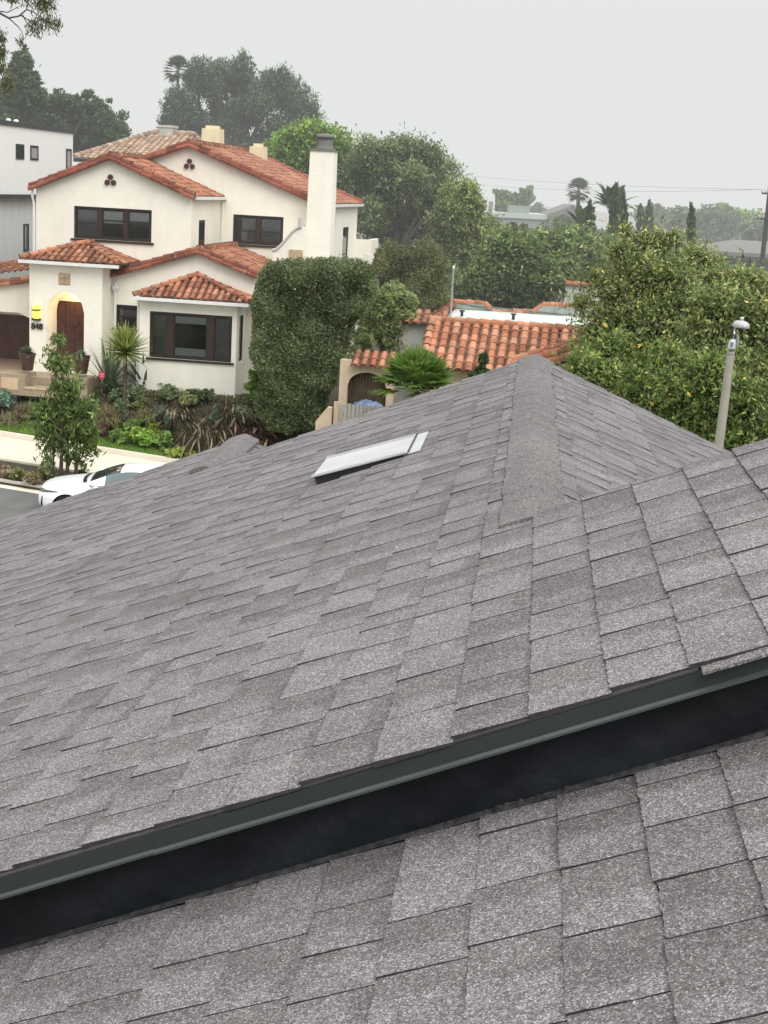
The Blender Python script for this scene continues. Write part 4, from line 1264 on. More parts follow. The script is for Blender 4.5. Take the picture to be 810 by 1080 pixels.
# arched gateway with tile coping
aw0 = hp3(364, 400, -4.9); aw1 = hp3(416, 400, -4.9); awt = hp(390, 385, -4.9)[1]
ao = np.array(((aw0[0]+aw1[0])/2, -4.9, gnd(aw0[0], -4.9)))
ag = empty('arched_gateway', h2w(*ao[:2], ao[2]), -HY, 'small arched gateway with red tile coping and a dark wooden gate', 'gateway')
mb = MB(); hx0 = hp(366.5, 400, -4.9)[0]; hx1_ = hp(408, 400, -4.9)[0]; htop = hp(388, 393, -4.9)[1]; harch = .45
tx0, tx1 = hp(358, 400, -4.9)[0], aw1[0]
wall_panel(mb, tx0-ao[0], tx1-ao[0], -.4, [(tx0-ao[0], awt-ao[2]), (tx1-ao[0], awt-ao[2])], 0, holes=[(hx0-ao[0], hx1_-ao[0], -.2, htop-harch-ao[2], harch)], reveal=.3)
mb.box(tx0-ao[0], tx1-ao[0], .0, .35, awt-ao[2], awt-ao[2]+.1)
mb.build('wall', M['tan'], ag)
mb = MB()
nb = 13; ww = (hx1_-hx0)/nb
for i in range(nb):
    mb.box(hx0+i*ww+.006-ao[0], hx0+(i+1)*ww-.006-ao[0], .20+.01*(i % 2), .235+.01*(i % 2), -.2, htop-ao[2]+.05)
mb.build('gate', M['gatewood'], ag)
mb = MB(); cols = []
cw0 = hp(370, 380, -5.1)[0]
tile_slope(mb, cols, (cw0-ao[0], -.25, awt-ao[2]-.02), (1,0,0), (0, .62, .36), tx1-cw0+.35, .72, pal='red', tw=.27, tl=.36, rise=.08, seed=360)
build_tiles(mb, cols, 'coping', ag)
# blue covered bundle in front of the gate
bx = hp3(388, 421, -5.9)
mb = MB()
rr = np.random.default_rng(4); V = []; F = []
nu_, nv_ = 22, 10
for i in range(nu_):
    for j in range(nv_):
        t = i/(nu_-1)*2-1; a = math.pi*j/(nv_-1)
        rad = .34*math.sqrt(max(.02, 1-t*t*.92))*(1+.12*math.sin(7*t+2*a)) + rr.normal(0, .015)
        V.append((t*.46, .35*rad/.34*math.cos(a), rad*math.sin(a)*.62))
for i in range(nu_-1):
    for j in range(nv_-1): F.append((i*nv_+j, (i+1)*nv_+j, (i+1)*nv_+j+1, i*nv_+j+1))
mb.add(V, F)
mb.box(-.42, .42, -.28, .28, -1.6, -.0)
bt = mb.build('covered_bundle', M['bluetarp'], None, smooth=True, loc=h2w(bx[0], -5.9, bx[2]-.25)); bt.rotation_euler = (0, 0, -HY)
setp(bt, 'blue and white covered bundle in front of the arched gate', 'bundle')
# pale board fence and its posts
f0 = hp3(358.5, 426, -6.4); f1 = hp3(404, 425, -6.4)
fo = np.array(((f0[0]+f1[0])/2, -6.4, gnd(f0[0], -6.4)))
fn = empty('board_fence', h2w(*fo[:2], fo[2]), -HY, 'pale grey vertical board fence below the blue bundle', 'fence')
mb = MB(); nb = 11; ww = (f1[0]-f0[0])/nb
for i in range(nb): mb.box(f0[0]+i*ww+.008-fo[0], f0[0]+(i+1)*ww-.008-fo[0], 0, .03, -.2, f0[2]-fo[2]+(.02 if i % 3 else -.01))
mb.box(f0[0]-fo[0], f1[0]-fo[0], .031, .08, f0[2]-fo[2]-.35, f0[2]-fo[2]-.25)
mb.build('board_panel', M['fencewood'], fn)
mb = MB(); pz = hp(355, 424, -6.45)[1]; mb.box(f0[0]-.16-fo[0], f0[0]-.02-fo[0], -.1, .06, -.2, pz-fo[2]); mb.build('post', M['tan'], fn)
tw0 = hp3(346, 434, -6.5)
o = MB().prism_y([(-.34, -1.0), (.12, -1.0), (.12, 1.42), (-.0, 1.45), (-.34, 1.0)], -.1, .1).build('pillar_wall', M['tan'], None, loc=h2w(tw0[0], -6.5, tw0[2]-1.3)); o.rotation_euler = (0, 0, -HY)
setp(o, 'tan masonry wall end left of the pale board fence', 'wall')

# ---------------------------------------------------------------- far buildings
fb = at(565, 235, 135)
def simple_house(name, loc, rz, label, parts, group=None, cat='house'):
    e = empty(name, loc, rz, label, cat, group)
    for (nm, mat, fn_) in parts:
        mb = MB(); fn_(mb); mb.build(nm, mat, e)
    return e
def zz(px, py, Y): return at(px, py, Y)[2]
Yf = 135
xw = lambda a, b, Y: (b-a)*mpp(Y)
W = xw(530, 605, Yf); zt_ = zz(560, 231, Yf)
gZ = float(h2w(0, 0, gnd(20, 90))[2])-3
def flat_house(mb): mb.box(-W/2, W/2, 0, 10, 0, zt_-gZ)
def flat_trim(mb):
    mb.box(-W/2-.2, W*.22, -.2, 10.2, zt_-gZ+.003, zt_-gZ+.45)
def flat_up(mb):
    mb.box(-W*.30, -W*.02, 1, 6, zt_-gZ+.455, zt_-gZ+1.1); 
def flat_gable(mb):
    mb.prism_y([(W*.22, zt_-gZ-1), (W*.78, zt_-gZ-1), (W*.78, zt_-gZ+.6), (W*.56, zt_-gZ+1.5), (W*.22, zt_-gZ+.5)], -.5, 8)
def flat_win(mb):
    for k in range(3): mb.box(-W*.4+k*W*.25, -W*.4+k*W*.25+1.6, -.03, -.004, zt_-gZ-2.0, zt_-gZ-.8)
P_ = at(560, 235, Yf)
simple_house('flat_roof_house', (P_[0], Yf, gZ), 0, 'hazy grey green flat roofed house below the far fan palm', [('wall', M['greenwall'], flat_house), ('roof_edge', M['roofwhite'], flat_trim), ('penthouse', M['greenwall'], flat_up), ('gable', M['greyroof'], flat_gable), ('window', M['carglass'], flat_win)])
P_ = at(515, 220, 112); zt2 = zz(518, 207.5, 112); b_ = xw(506, 521, 112)
def ch_w(mb): mb.box(-b_*.95, -b_*.25, 0, .5, 0, zz(509, 203, 112)-gZ); mb.box(-6, -.2, 2, 9, 0, zz(515, 236, 112)-gZ)
def ch_t(mb): mb.box(-b_*.1, b_*.42, .0, 2.6, 0, zt2-gZ)
def ch_d(mb): mb.box(b_*.02, b_*.30, -.03, -.004, zt2-gZ-2.2, zt2-gZ-.35)
simple_house('tower_house', (P_[0], 112, gZ), 0, 'white house end with a tall narrow window between trees', [('wall', M['modern_white'], ch_w), ('bay', M['modern_white'], ch_t), ('window', M['curtain'], ch_d)])
Yb = 105; P_ = at(788, 270, Yb); W2 = xw(755, 830, Yb); z_e = zz(788, 266.5, Yb); z_a = zz(790, 259.5, Yb)
def bw(mb): mb.box(-W2/2+.5, W2/2, 0, 8, 0, z_e-gZ)
def br(mb):
    V = [(-W2/2-.3,-.6,z_e-gZ),(W2/2,-.6,z_e-gZ),(W2/2,4,z_a-gZ+.3),(-W2*.1,4,z_a-gZ+.3),(-W2/2-.3,8.6,z_e-gZ),(W2/2,8.6,z_e-gZ)]
    mb.add(V, [(0,1,2,3),(0,3,4),(4,3,2,5)]); mb.box(-W2/2-.3, W2/2, -.62, -.5, z_e-gZ-.25, z_e-gZ+.0)
def bwn(mb):
    for k in range(3): mb.box(-W2*.36+k*W2*.26, -W2*.36+k*W2*.26+1.5, -.03, -.004, z_e-gZ-1.5, z_e-gZ-.5)
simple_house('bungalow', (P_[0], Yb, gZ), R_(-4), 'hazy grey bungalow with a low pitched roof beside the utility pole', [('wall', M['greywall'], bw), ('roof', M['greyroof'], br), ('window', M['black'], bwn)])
# pale roofs glimpsed through the tall trees
for (px_, py_, w_, d_, lab) in ((455, 197, 2.4, 92, 'pink tiled roof patch glimpsed through the tall grey green tree'), (397, 205, 1.2, 88, 'small white wall corner glimpsed above the balcony')):
    pass

# ---------------------------------------------------------------- street light
sl_p = at(764.5, 472, 27.0)
base = np.array((at(757, 475, 27.0)[0], 27.0, float(h2w(*w2h(at(757, 475, 27.0))[:2], gnd(*w2h(at(757, 475, 27.0))[:2]))[2])))
topP = at(771, 371, 27.0)
pz_ = topP[2]-base[2]
lean = (topP[0]-at(757.5, 475, 27)[0])/(topP[2]-at(757.5, 475, 27)[2])
bx_off = at(757.5, 475, 27)[0] - lean*(at(757.5, 475, 27)[2]-base[2])
st = empty('street_light', (bx_off, 27.0, base[2]), 0, 'concrete street light pole with a white lamp head beside the grey roof', 'street light')
tp = np.array((lean*pz_, 0, pz_))
MB().tube([(0,0,0), tp*.5, tp], [.115, .097, .075], 14).build('pole', M['concpole'], st, smooth=True)
MB().lathe([(.16, 0), (.16, .25), (.12, .3)], (0,0,0), 16).build('base', M['concpole'], st)
def rel(px, py, Y=27.0): return at(px, py, Y) - np.array((bx_off, 27.0, base[2]))
a1_ = rel(773.3, 358)
MB().tube([tp-(0,0,.04), tp+(.004,0,.06), rel(772.6, 362), a1_], [.083, .083, .075, .055], 14).tube([rel(770.6, 366)+(0,-.05,0), rel(771.5, 360)+(0,-.07,0)], [.03, .03], 8).tube([rel(776.3, 364)+(.03,0,0), rel(776.6, 352)+(.03,0,0)], [.022,.022], 8).build('sleeve', M['galv'], st, smooth=True)
hd = rel(783, 342.5)
MB().tube([a1_-(0,0,.05), rel(774.3, 352), rel(776, 347)+(0,.05,0), hd+(-.06,.0,-.01)], .017, 8).build('arm', M['galv'], st, smooth=True)
mb = MB()
V = []; F = []
k = 16
for (z, sx__, sy__, dy) in ((-.055, .145, .27, 0), (-.02, .15, .28, 0), (.02, .135, .26, 0), (.055, .085, .19, 0), (.068, .02, .05, 0)):
    for i in range(k):
        a = 2*math.pi*i/k; V.append((sx__*math.cos(a), sy__*math.sin(a)+.1+dy, z))
for j in range(4):
    for i in range(k): F.append((j*k+i, j*k+(i+1) % k, (j+1)*k+(i+1) % k, (j+1)*k+i))
F.append(tuple(range(4*k, 5*k)))
mb.add(V, F)
hm = mb.build('lamp_head', M['ventmetal'], st, smooth=True, loc=hd)
MB().lathe([(.13, -.0), (.12, -.03), (.05, -.045)], (0, .1, -.056), 16).build('lens', M['lamp'], hm)
MB().lathe([(.038, 0), (.038, .05), (.03, .065)], (0, .08, .066), 12).build('photocell', M['galv'], hm)

# ---------------------------------------------------------------- utility pole and wires
YU = 88.0
ub = at(774+3, 340, YU); ut = at(806.5, 196, YU)
uz = gZ
ln = 0.0
up = empty('utility_pole', (at(808.5, 232, YU)[0], YU, uz), 0, 'dark wooden utility pole with crossarms at the right edge', 'utility pole')
uh = ut[2]-uz+1.5
MB().tube([(0,0,0), (ln*uh*.5,0,uh*.5), (ln*uh,0,uh)], [.19, .155, .12], 12).build('pole', M['wood'], up, smooth=True)
xz = zz(806, 231, YU)-uz
mb = MB(); mb.box(-.60, .95, -.22, -.13, xz-.05, xz+.05); mb.build('crossarm', M['wood'], up)
x2 = zz(806, 204, YU)-uz
mb = MB(); mb.box(-.50, .75, -.22, -.13, x2-.05, x2+.05); mb.build('crossarm', M['wood'], up)
for xo in (-.85, -.45, .5, 1.1):
    for z_ in (xz, x2): MB().lathe([(.03, 0), (.05, .05), (.03, .08), (.05, .12), (.02, .18)], (ln*z_+xo*.6, -.175, z_+.051), 8).build('insulator', M['galv'], up)
def wire(name, p, q, sag, lab, rad=.02, grp=None):
    p = np.array(p); q = np.array(q); L_ = []
    for t in np.linspace(0, 1, 25):
        v = p+(q-p)*t; v[2] -= sag*4*t*(1-t); L_.append(v-p)
    o = MB().tube(L_, rad, 5).build(name, M['wire'], None, loc=p); setp(o, lab, 'wire', grp); return o
pt = lambda xo, z_: np.array((up.location.x+ln*z_+xo*.62, YU-.175, uz+z_+.22))
wire('power_line', pt(-.45, x2), at(380, 172, 150), .5, 'upper power line crossing the sky from the utility pole', .009)
wire('power_line', pt(-1.0, x2), at(380, 176, 150), .9, 'lower power line just below the topmost one in the sky', .009)
wire('power_line', pt(-1.0, xz), at(690, 238, 115), .3, 'low wire running left from the lower crossarm past the trees', .016)
wire('power_line', pt(-.45, xz), at(735, 268, 60), .3, 'slanting wire dropping from the lower crossarm behind the tree', .014)
# ================================================================== parked white car
def make_car():
    Xn, _ = hp(37, 520, -12.7)
    base = h2w(Xn+.1, -12.6, sZ(Xn)+.002)
    car = empty('parked_car', base, -HY+R_(11), 'white crossover car parked at the far kerb, its tail hidden by the grey roof', 'car')
    car.rotation_euler = (0, math.atan(.072), -HY+R_(11))
    SC = .95
    # stations: x, z_bottom, z_mid, z_belt, z_top, w_bottom, w_mid, w_belt, w_top
    S = [(0.00,.30,.48,.64,.70,.50,.60,.56,.40),
         (0.06,.24,.46,.70,.78,.68,.74,.70,.52),
         (0.25,.20,.46,.78,.87,.82,.86,.82,.64),
         (0.62,.19,.46,.85,.96,.89,.93,.89,.70),
         (.95,.19,.46,.90,1.02,.90,.93,.90,.73),
         (1.20,.19,.46,.94,1.06,.90,.93,.91,.76),
         (1.31,.19,.46,.95,1.10,.90,.93,.91,.755),
         (1.80,.19,.47,.97,1.36,.90,.93,.91,.67),
         (2.18,.19,.47,.98,1.50,.90,.93,.91,.61),
         (2.45,.19,.47,.98,1.54,.90,.93,.91,.59),
         (3.05,.19,.47,1.00,1.57,.90,.93,.91,.59),
         (3.60,.19,.48,1.03,1.52,.90,.94,.92,.58),
         (4.05,.22,.50,1.06,1.36,.88,.93,.91,.60),
         (4.30,.28,.52,1.06,1.14,.80,.88,.86,.62),
         (4.42,.36,.54,.96,1.00,.62,.74,.72,.52)]
    V = []; F = []; MI = []
    for (x, zb, zm, zl_, zt, wb, wm, wl, wt) in S:
        half = [(0, zb), (wb*.6, zb), (wb, zb+.03), (wm, zm), (wm+.005, zm+(zl_-zm)*.55), (wl, zl_-.01), (wl-.03, zl_+.015), ((wl-.03)*.45+wt*.55, zl_+(zt-zl_)*.55), (wt, zt-.03), (wt*.75, zt), (0, zt+.015)]
        ring = half + [(-a, b) for a, b in reversed(half[1:-1])]
        n = len(ring)
        for (y, z) in ring: V.append((x*SC, y*SC, z*SC))
    ns = len(S)
    for i in range(ns-1):
        for k in range(n):
            k2 = (k+1) % n
            F.append((i*n+k, i*n+k2, (i+1)*n+k2, (i+1)*n+k))
            m = 0
            top = k in (8, 9, 10, 11)
            side = k in (6, 7) or k in (12, 13)
            if 6 <= i <= 7 and top: m = 1                      # windscreen
            if i in (11, 12) and top: m = 3
            if 7 <= i <= 11 and side: m = 2                    # side glass
            MI.append(m)
    F.append(tuple(range(n))[::-1]); MI.append(0); F.append(tuple(range((ns-1)*n, ns*n))); MI.append(0)
    me = bpy.data.meshes.new('car'); me.from_pydata(V, [], F); me.polygons.foreach_set('material_index', MI)
    o = bpy.data.objects.new('tmpcar', me); COL.objects.link(o)
    for _ in range(4): me.materials.append(M['carpaint'])
    md = o.modifiers.new('s', 'SUBSURF'); md.levels = 3; md.render_levels = 3
    dg = bpy.context.evaluated_depsgraph_get(); ev = bpy.data.meshes.new_from_object(o.evaluated_get(dg))
    bpy.data.objects.remove(o)
    bm = bmesh.new(); bm.from_mesh(ev)
    bmesh.ops.recalc_face_normals(bm, faces=bm.faces)
    wheels = [(.83*SC, .335), (3.55*SC, .335)]
    RA = .385
    for wx, wz in wheels:                                      # open the wheel arches
        for v in bm.verts:
            if abs(v.co.y) > .45 and v.co.z < .85:
                dx, dz = v.co.x-wx, v.co.z-wz*SC; dd = math.hypot(dx, dz)
                if abs(dd-RA) < .028 and dd > 0: v.co.x = wx+dx/dd*RA; v.co.z = wz*SC+dz/dd*RA
    dele = []
    for f in bm.faces:
        c = f.calc_center_median()
        for wx, wz in wheels:
            if abs(c.y) > .45 and math.hypot(c.x-wx, c.z-wz*SC) < RA-.004: dele.append(f); break
    bmesh.ops.delete(bm, geom=dele, context='FACES')
    parts = {}
    for mi, (nm, mat) in enumerate((('body', 'carpaint'), ('windscreen', 'carglass'), ('side_window', 'sideglass'), ('rear_window', 'carglass'))):
        b2 = bm.copy()
        bmesh.ops.delete(b2, geom=[f for f in b2.faces if f.material_index != mi], context='FACES')
        m2 = bpy.data.meshes.new(nm); 
        for f in b2.faces: f.material_index = 0; f.smooth = True
        b2.to_mesh(m2); b2.free(); m2.materials.append(M[mat]); parts[nm] = link(nm, m2, car)
    bm.free(); bpy.data.meshes.remove(ev)
    body = parts['body']
    # dark inner shell seen in the arches
    MB().box(.30, 4.0, -.62, .62, .26, .80).build('underbody', M['black'], car)
    for wx, wz in wheels:
        for sy in (-1, 1):
            y = sy*.76
            w = MB()
            w.lathe([(.21, -.10), (.315, -.105), (.334, -.07), (.338, 0), (.334, .07), (.315, .105), (.21, .10)], (0, 0, 0), 32, 'y')
            wo = w.build('wheel', M['rubber'], car, smooth=True, loc=(wx, y, wz))
            r_ = MB(); r_.lathe([(.225, -.075), (.205, -.095), (.19, -.04), (.06, -.05), (.055, -.085), (.02, -.09)] if sy < 0 else [(.225, .075), (.205, .095), (.19, .04), (.06, .05), (.055, .085), (.02, .09)], (0,0,0), 28, 'y')
            for q in range(5):
                a = q*2*math.pi/5
                r_.tube([(.05*math.cos(a), sy*.075, .05*math.sin(a)), (.20*math.cos(a), sy*.085, .20*math.sin(a))], [.032, .022], 6)
            r_.build('rim', M['rim'], wo)
            t = MB(); t.tube([(wx+RA*math.cos(a), sy*(.845 if wx < 2 else .862), wz*SC+RA*math.sin(a)) for a in np.linspace(-.25, math.pi+.25, 22)], .016, 6)
            t.build('arch_liner', M['black'], wo) if False else None
    # front details lie on the curved nose, found by casting onto the body
    from mathutils.bvhtree import BVHTree
    bt = BVHTree.FromObject(body, bpy.context.evaluated_depsgraph_get()) if False else None
    bmm = bmesh.new(); bmm.from_mesh(body.data); bt = BVHTree.FromBMesh(bmm)
    def proj(y, z, x0=-1.0):
        h = bt.ray_cast(Vector((x0, y, z)), Vector((1, 0, 0)))
        return h[0], h[1]
    def projs(x, z, sy):
        h = bt.ray_cast(Vector((x, sy*2, z)), Vector((0, -sy, 0)))
        return h[0], h[1]
    def patch(name, pts, mat, off=.006, th=.0, par=None):
        # pts: grid rows of surface samples
        V = []; 
        for row in pts:
            for (p, nrm) in row: V.append(tuple(p + nrm*off))
        k = len(pts[0]); F = []
        for i in range(len(pts)-1):
            for j in range(k-1): F.append((i*k+j, i*k+j+1, (i+1)*k+j+1, (i+1)*k+j))
        return MB().add(V, F).build(name, M[mat], par or car, smooth=True)
    for sy in (-1, 1):
        # headlight wraps from the nose onto the wing
        rows = []
        for t in np.linspace(0, 1, 16):
            ang = t
            row = []
            for s in np.linspace(0, 1, 4):
                zc = (.655+.075*t) + (s-.5)*(.115*(1-t)**.7+.012)
                if t < .5:
                    y = sy*(.44+.40*t)
                    p, nn = proj(y, zc)
                else:
                    x = .10+(t-.5)*2*.46
                    p, nn = projs(x, zc, sy)
                if p is None: p, nn = projs(.3, zc, sy)
                row.append((p, nn))
            rows.append(row)
        patch('headlight', rows, 'lamp')
        rows = []
        for t in np.linspace(0, 1, 8):
            z = .30+.27*t
            rows.append([projs(.115+.02*t+k*.022*(1.2-t*.6), z, sy) for k in range(3)])
        if all(p is not None for row in rows for p, _ in row): patch('air_slot', rows, 'black')
        # mirror
        m_ = MB()
        V = []; F = []
        for i, t in enumerate(np.linspace(-1, 1, 9)):
            for k in range(10):
                a = 2*math.pi*k/10
                rr = math.sqrt(max(.03, 1-t*t))
                V.append((1.40+.09*rr*math.cos(a)-.03*t*t, sy*(.985+.11*t), 1.06+.085*rr*math.sin(a)))
        for i in range(8):
            for k in range(10): F.append((i*10+k, i*10+(k+1) % 10, (i+1)*10+(k+1) % 10, (i+1)*10+k))
        m_.add(V, F); m_.tube([(1.40, sy*.78, .93), (1.40, sy*.90, 1.01)], [.03, .035], 8)
        m_.build('mirror', M['carpaint'], car, smooth=True)
        # black window surround and door seams
        f_ = MB(); pts = []
        for x in np.linspace(1.5, 3.9, 26):
            p, nn = projs(x, .985+.012*(x-1.5), sy)
            if p is not None: pts.append(tuple(p+nn*.003))
        if len(pts) > 2: f_.tube(pts, .009, 6)
        for xs_ in (1.72, 2.62):
            pts = []
            for z in np.linspace(.30, .96, 10):
                p, nn = projs(xs_, z, sy)
                if p is not None: pts.append(tuple(p+nn*.001))
            if len(pts) > 2: f_.tube(pts, .004, 5)
        if f_.v: f_.build('trim', M['black'], car)
        g_ = []
        for xs_ in (2.42, 3.36): 
            p, nn = projs(xs_, .82, sy)
            if p is not None: g_.append(MB().box(xs_-.11, xs_+.11, p.y-.012, p.y+.012, .805, .835).build('door_handle', M['carpaint'], car, bevel=.006))
    # grille on the nose, bonnet seam, number plate left blank
    rows = [[proj(y, z) for y in np.linspace(-.42, .42, 13)] for z in (.34, .39, .44)]
    if all(p is not None for r_ in rows for p, _ in r_): patch('grille', rows, 'black')
    def projt(x, y):
        h = bt.ray_cast(Vector((x, y, 3)), Vector((0, 0, -1))); return h[0], h[1]
    rows = [[projt(1.13+.10*(1-(y/.6)**2)*-0.6+k*.05, y) for y in np.linspace(-.64, .64, 15)] for k in range(3)]
    if all(p is not None for r_ in rows for p, _ in r_): patch('cowl', rows, 'black', .004)
    s_ = MB()
    for sy in (-1, 1):
        pts = [projt(x, sy*(.63+.05*x)) for x in np.linspace(.35, 1.25, 14)]
        s_.tube([tuple(p+nn*.0005) for p, nn in pts if p is not None], .0035, 5)
    s_.build('bonnet_seam', M['black'], car)
    bmm.free()
    return car
make_car()
# ================================================================== vegetation
def unit(v): return v/(np.linalg.norm(v, axis=-1, keepdims=True)+1e-9)

def leaf_quads(pos, out, L, W, r, droop=.0, outw=.6, jit=.35):
    n = len(pos)
    a = unit(unit(r.normal(size=(n, 3))) + out*outw + np.array([0, 0, -droop]))
    b = unit(np.cross(a, unit(r.normal(size=(n, 3)) + np.array([0, 0, .8]))))
    nn = np.cross(a, b)
    s = r.uniform(1-jit, 1+jit, (n, 1))
    l = L*s*.5; w = W*s*.5
    V = np.stack([pos-a*l, pos+b*w-a*l*.1+nn*w*.25, pos+a*l, pos-b*w-a*l*.1+nn*w*.25], axis=1)
    return V.reshape(-1, 3)

LG = 2.6          # leaf reflectance level
def mixcol(r, n, pal, wts=None, var=.25, clump=None):
    pal = np.array(pal)
    idx = r.choice(len(pal), n, p=wts)
    c = pal[idx]*LG*r.uniform(1-var, 1+var, (n, 1))
    if clump is not None: c = c*clump[:, None]
    return c

def blob_leaves(blobs, n, r, clump=.30, shell=.45, cl_per=26, flat=.8, core=.12):
    """blobs rows: cx cy cz rx ry rz. clumps through each ellipsoid, leaves through each clump"""
    blobs = np.array(blobs, float)
    vol = (blobs[:, 3]*blobs[:, 4]*blobs[:, 5])**(2/3.)
    w = vol/vol.sum()
    P = []; O = []; T = []
    for b, wi in zip(blobs, w):
        m = max(20, int(n*wi))
        c, R = b[:3], b[3:6]
        k = max(5, int(cl_per))
        d = unit(r.normal(size=(k, 3)))
        rad = shell + (1-shell)*r.random((k, 1))**.6
        cc = d*rad*R
        tone = r.uniform(.72, 1.28, k)
        size = r.uniform(.6, 1.25, k)
        ci = r.choice(k, m, p=size**2/(size**2).sum())
        g = r.normal(size=(m, 3))
        g = g/np.maximum(1, np.linalg.norm(g, axis=1, keepdims=True)/1.7)
        off = g*clump*.62*np.array([R.mean(), R.mean(), R.mean()*flat])*size[ci][:, None]
        p = cc[ci] + off
        # some leaves fill the inside so that the crown is not hollow
        nc = int(m*core)
        p[:nc] = unit(r.normal(size=(nc, 3)))*(r.random((nc, 1))**(1/3.))*R*.8
        P.append(p+c); O.append(unit(p/R)); T.append(tone[ci])
    return np.concatenate(P), np.concatenate(O), np.concatenate(T)

def spray_leaves(blobs, n, r, per=26, slen=.8, rad=.09, up=.25, shell=.2, bias=.7):
    """leaves strung along short outward twigs that fill each ellipsoid; returns also the twigs"""
    blobs = np.array(blobs, float)
    vol = (blobs[:, 3]*blobs[:, 4]*blobs[:, 5])**(2/3.); w = vol/vol.sum()
    P = []; O = []; T = []; TW = []
    for b, wi in zip(blobs, w):
        k = max(6, int(n*wi/per)); c, R = b[:3], b[3:6]
        d = unit(r.normal(size=(k, 3)))
        rad_ = (shell+(1-shell)*r.random((k, 1))**.55)*r.uniform(.85, 1.15, (k, 1))
        tip = c + d*rad_*R
        dr = unit(unit(d/R)*.9 + np.array([0, 0, up]) + r.normal(size=(k, 3))*.55)
        dot = (dr*unit(d/R)).sum(1, keepdims=True)
        dr = unit(dr + unit(d/R)*np.clip(.15-dot, 0, None)*1.3)
        ln = slen*r.uniform(.6, 1.3, (k, 1))
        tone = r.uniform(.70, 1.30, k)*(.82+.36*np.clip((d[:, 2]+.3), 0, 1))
        TW += [(tip[i]-dr[i]*ln[i], tip[i]) for i in range(k)]
        m = per
        s = r.random((k, m, 1))**1.2
        pos = tip[:, None, :] - dr[:, None, :]*ln[:, None, :]*s + r.normal(size=(k, m, 3))*rad*(.6+.8*s) - np.array([0, 0, 1])*(1-s)**2*slen*(-up*.4 if up < 0 else 0)
        P.append(pos.reshape(-1, 3)); O.append(np.repeat(unit(dr*.6+d), m, axis=0)); T.append(np.repeat(tone, m))
    return np.concatenate(P), np.concatenate(O), np.concatenate(T), TW

GREEN = {'mid': ([(.060,.095,.030), (.080,.120,.038), (.045,.075,.024), (.100,.140,.045)], [.35,.3,.2,.15]),
         'dark': ([(.030,.046,.022), (.040,.060,.027), (.024,.036,.018), (.052,.074,.032)], [.35,.3,.2,.15]),
         'grey': ([(.062,.080,.044), (.080,.102,.054), (.048,.062,.034), (.11,.125,.075)], [.35,.3,.2,.15]),
         'bright': ([(.085,.135,.030), (.11,.165,.038), (.060,.100,.024), (.15,.19,.05)], [.35,.3,.2,.15]),
         'yellow': ([(.094,.116,.046), (.128,.144,.060), (.064,.086,.034), (.18,.175,.075), (.30,.25,.08), (.047,.064,.027)], [.28,.22,.23,.11,.012,.148]),
         'olive': ([(.070,.078,.036), (.09,.098,.046), (.052,.058,.028), (.12,.115,.058)], [.35,.3,.2,.15]),
         'hedge': ([(.056,.074,.036), (.072,.091,.045), (.040,.053,.026), (.098,.113,.060), (.108,.093,.056)], [.33,.28,.19,.14,.06]),
         'blue': ([(.075,.115,.090), (.10,.14,.11), (.055,.085,.065)], None),
         'lime': ([(.10,.14,.03), (.13,.165,.035), (.075,.11,.025), (.17,.18,.045)], None),
         'tan': ([(.11,.09,.055), (.085,.07,.042), (.14,.115,.075), (.06,.055,.034)], None),
         'purple': ([(.075,.045,.04), (.10,.06,.05), (.05,.03,.03), (.12,.085,.06)], None)}

def pxblobs(rows, Y0, thick=.8):
    """(px,py,rx,ry[,depth offset]) in photo pixels at distance Y0 -> ellipsoids in metres"""
    out = []
    for row in rows:
        px, py, rx, ry = row[:4]; dy = row[4] if len(row) > 4 else 0
        Y = Y0+dy; c = at(px, py, Y); m = mpp(Y)
        out.append((c[0], c[1], c[2], rx*m, min(rx, max(ry, rx*.6))*m*thick, ry*m))
    return np.array(out)

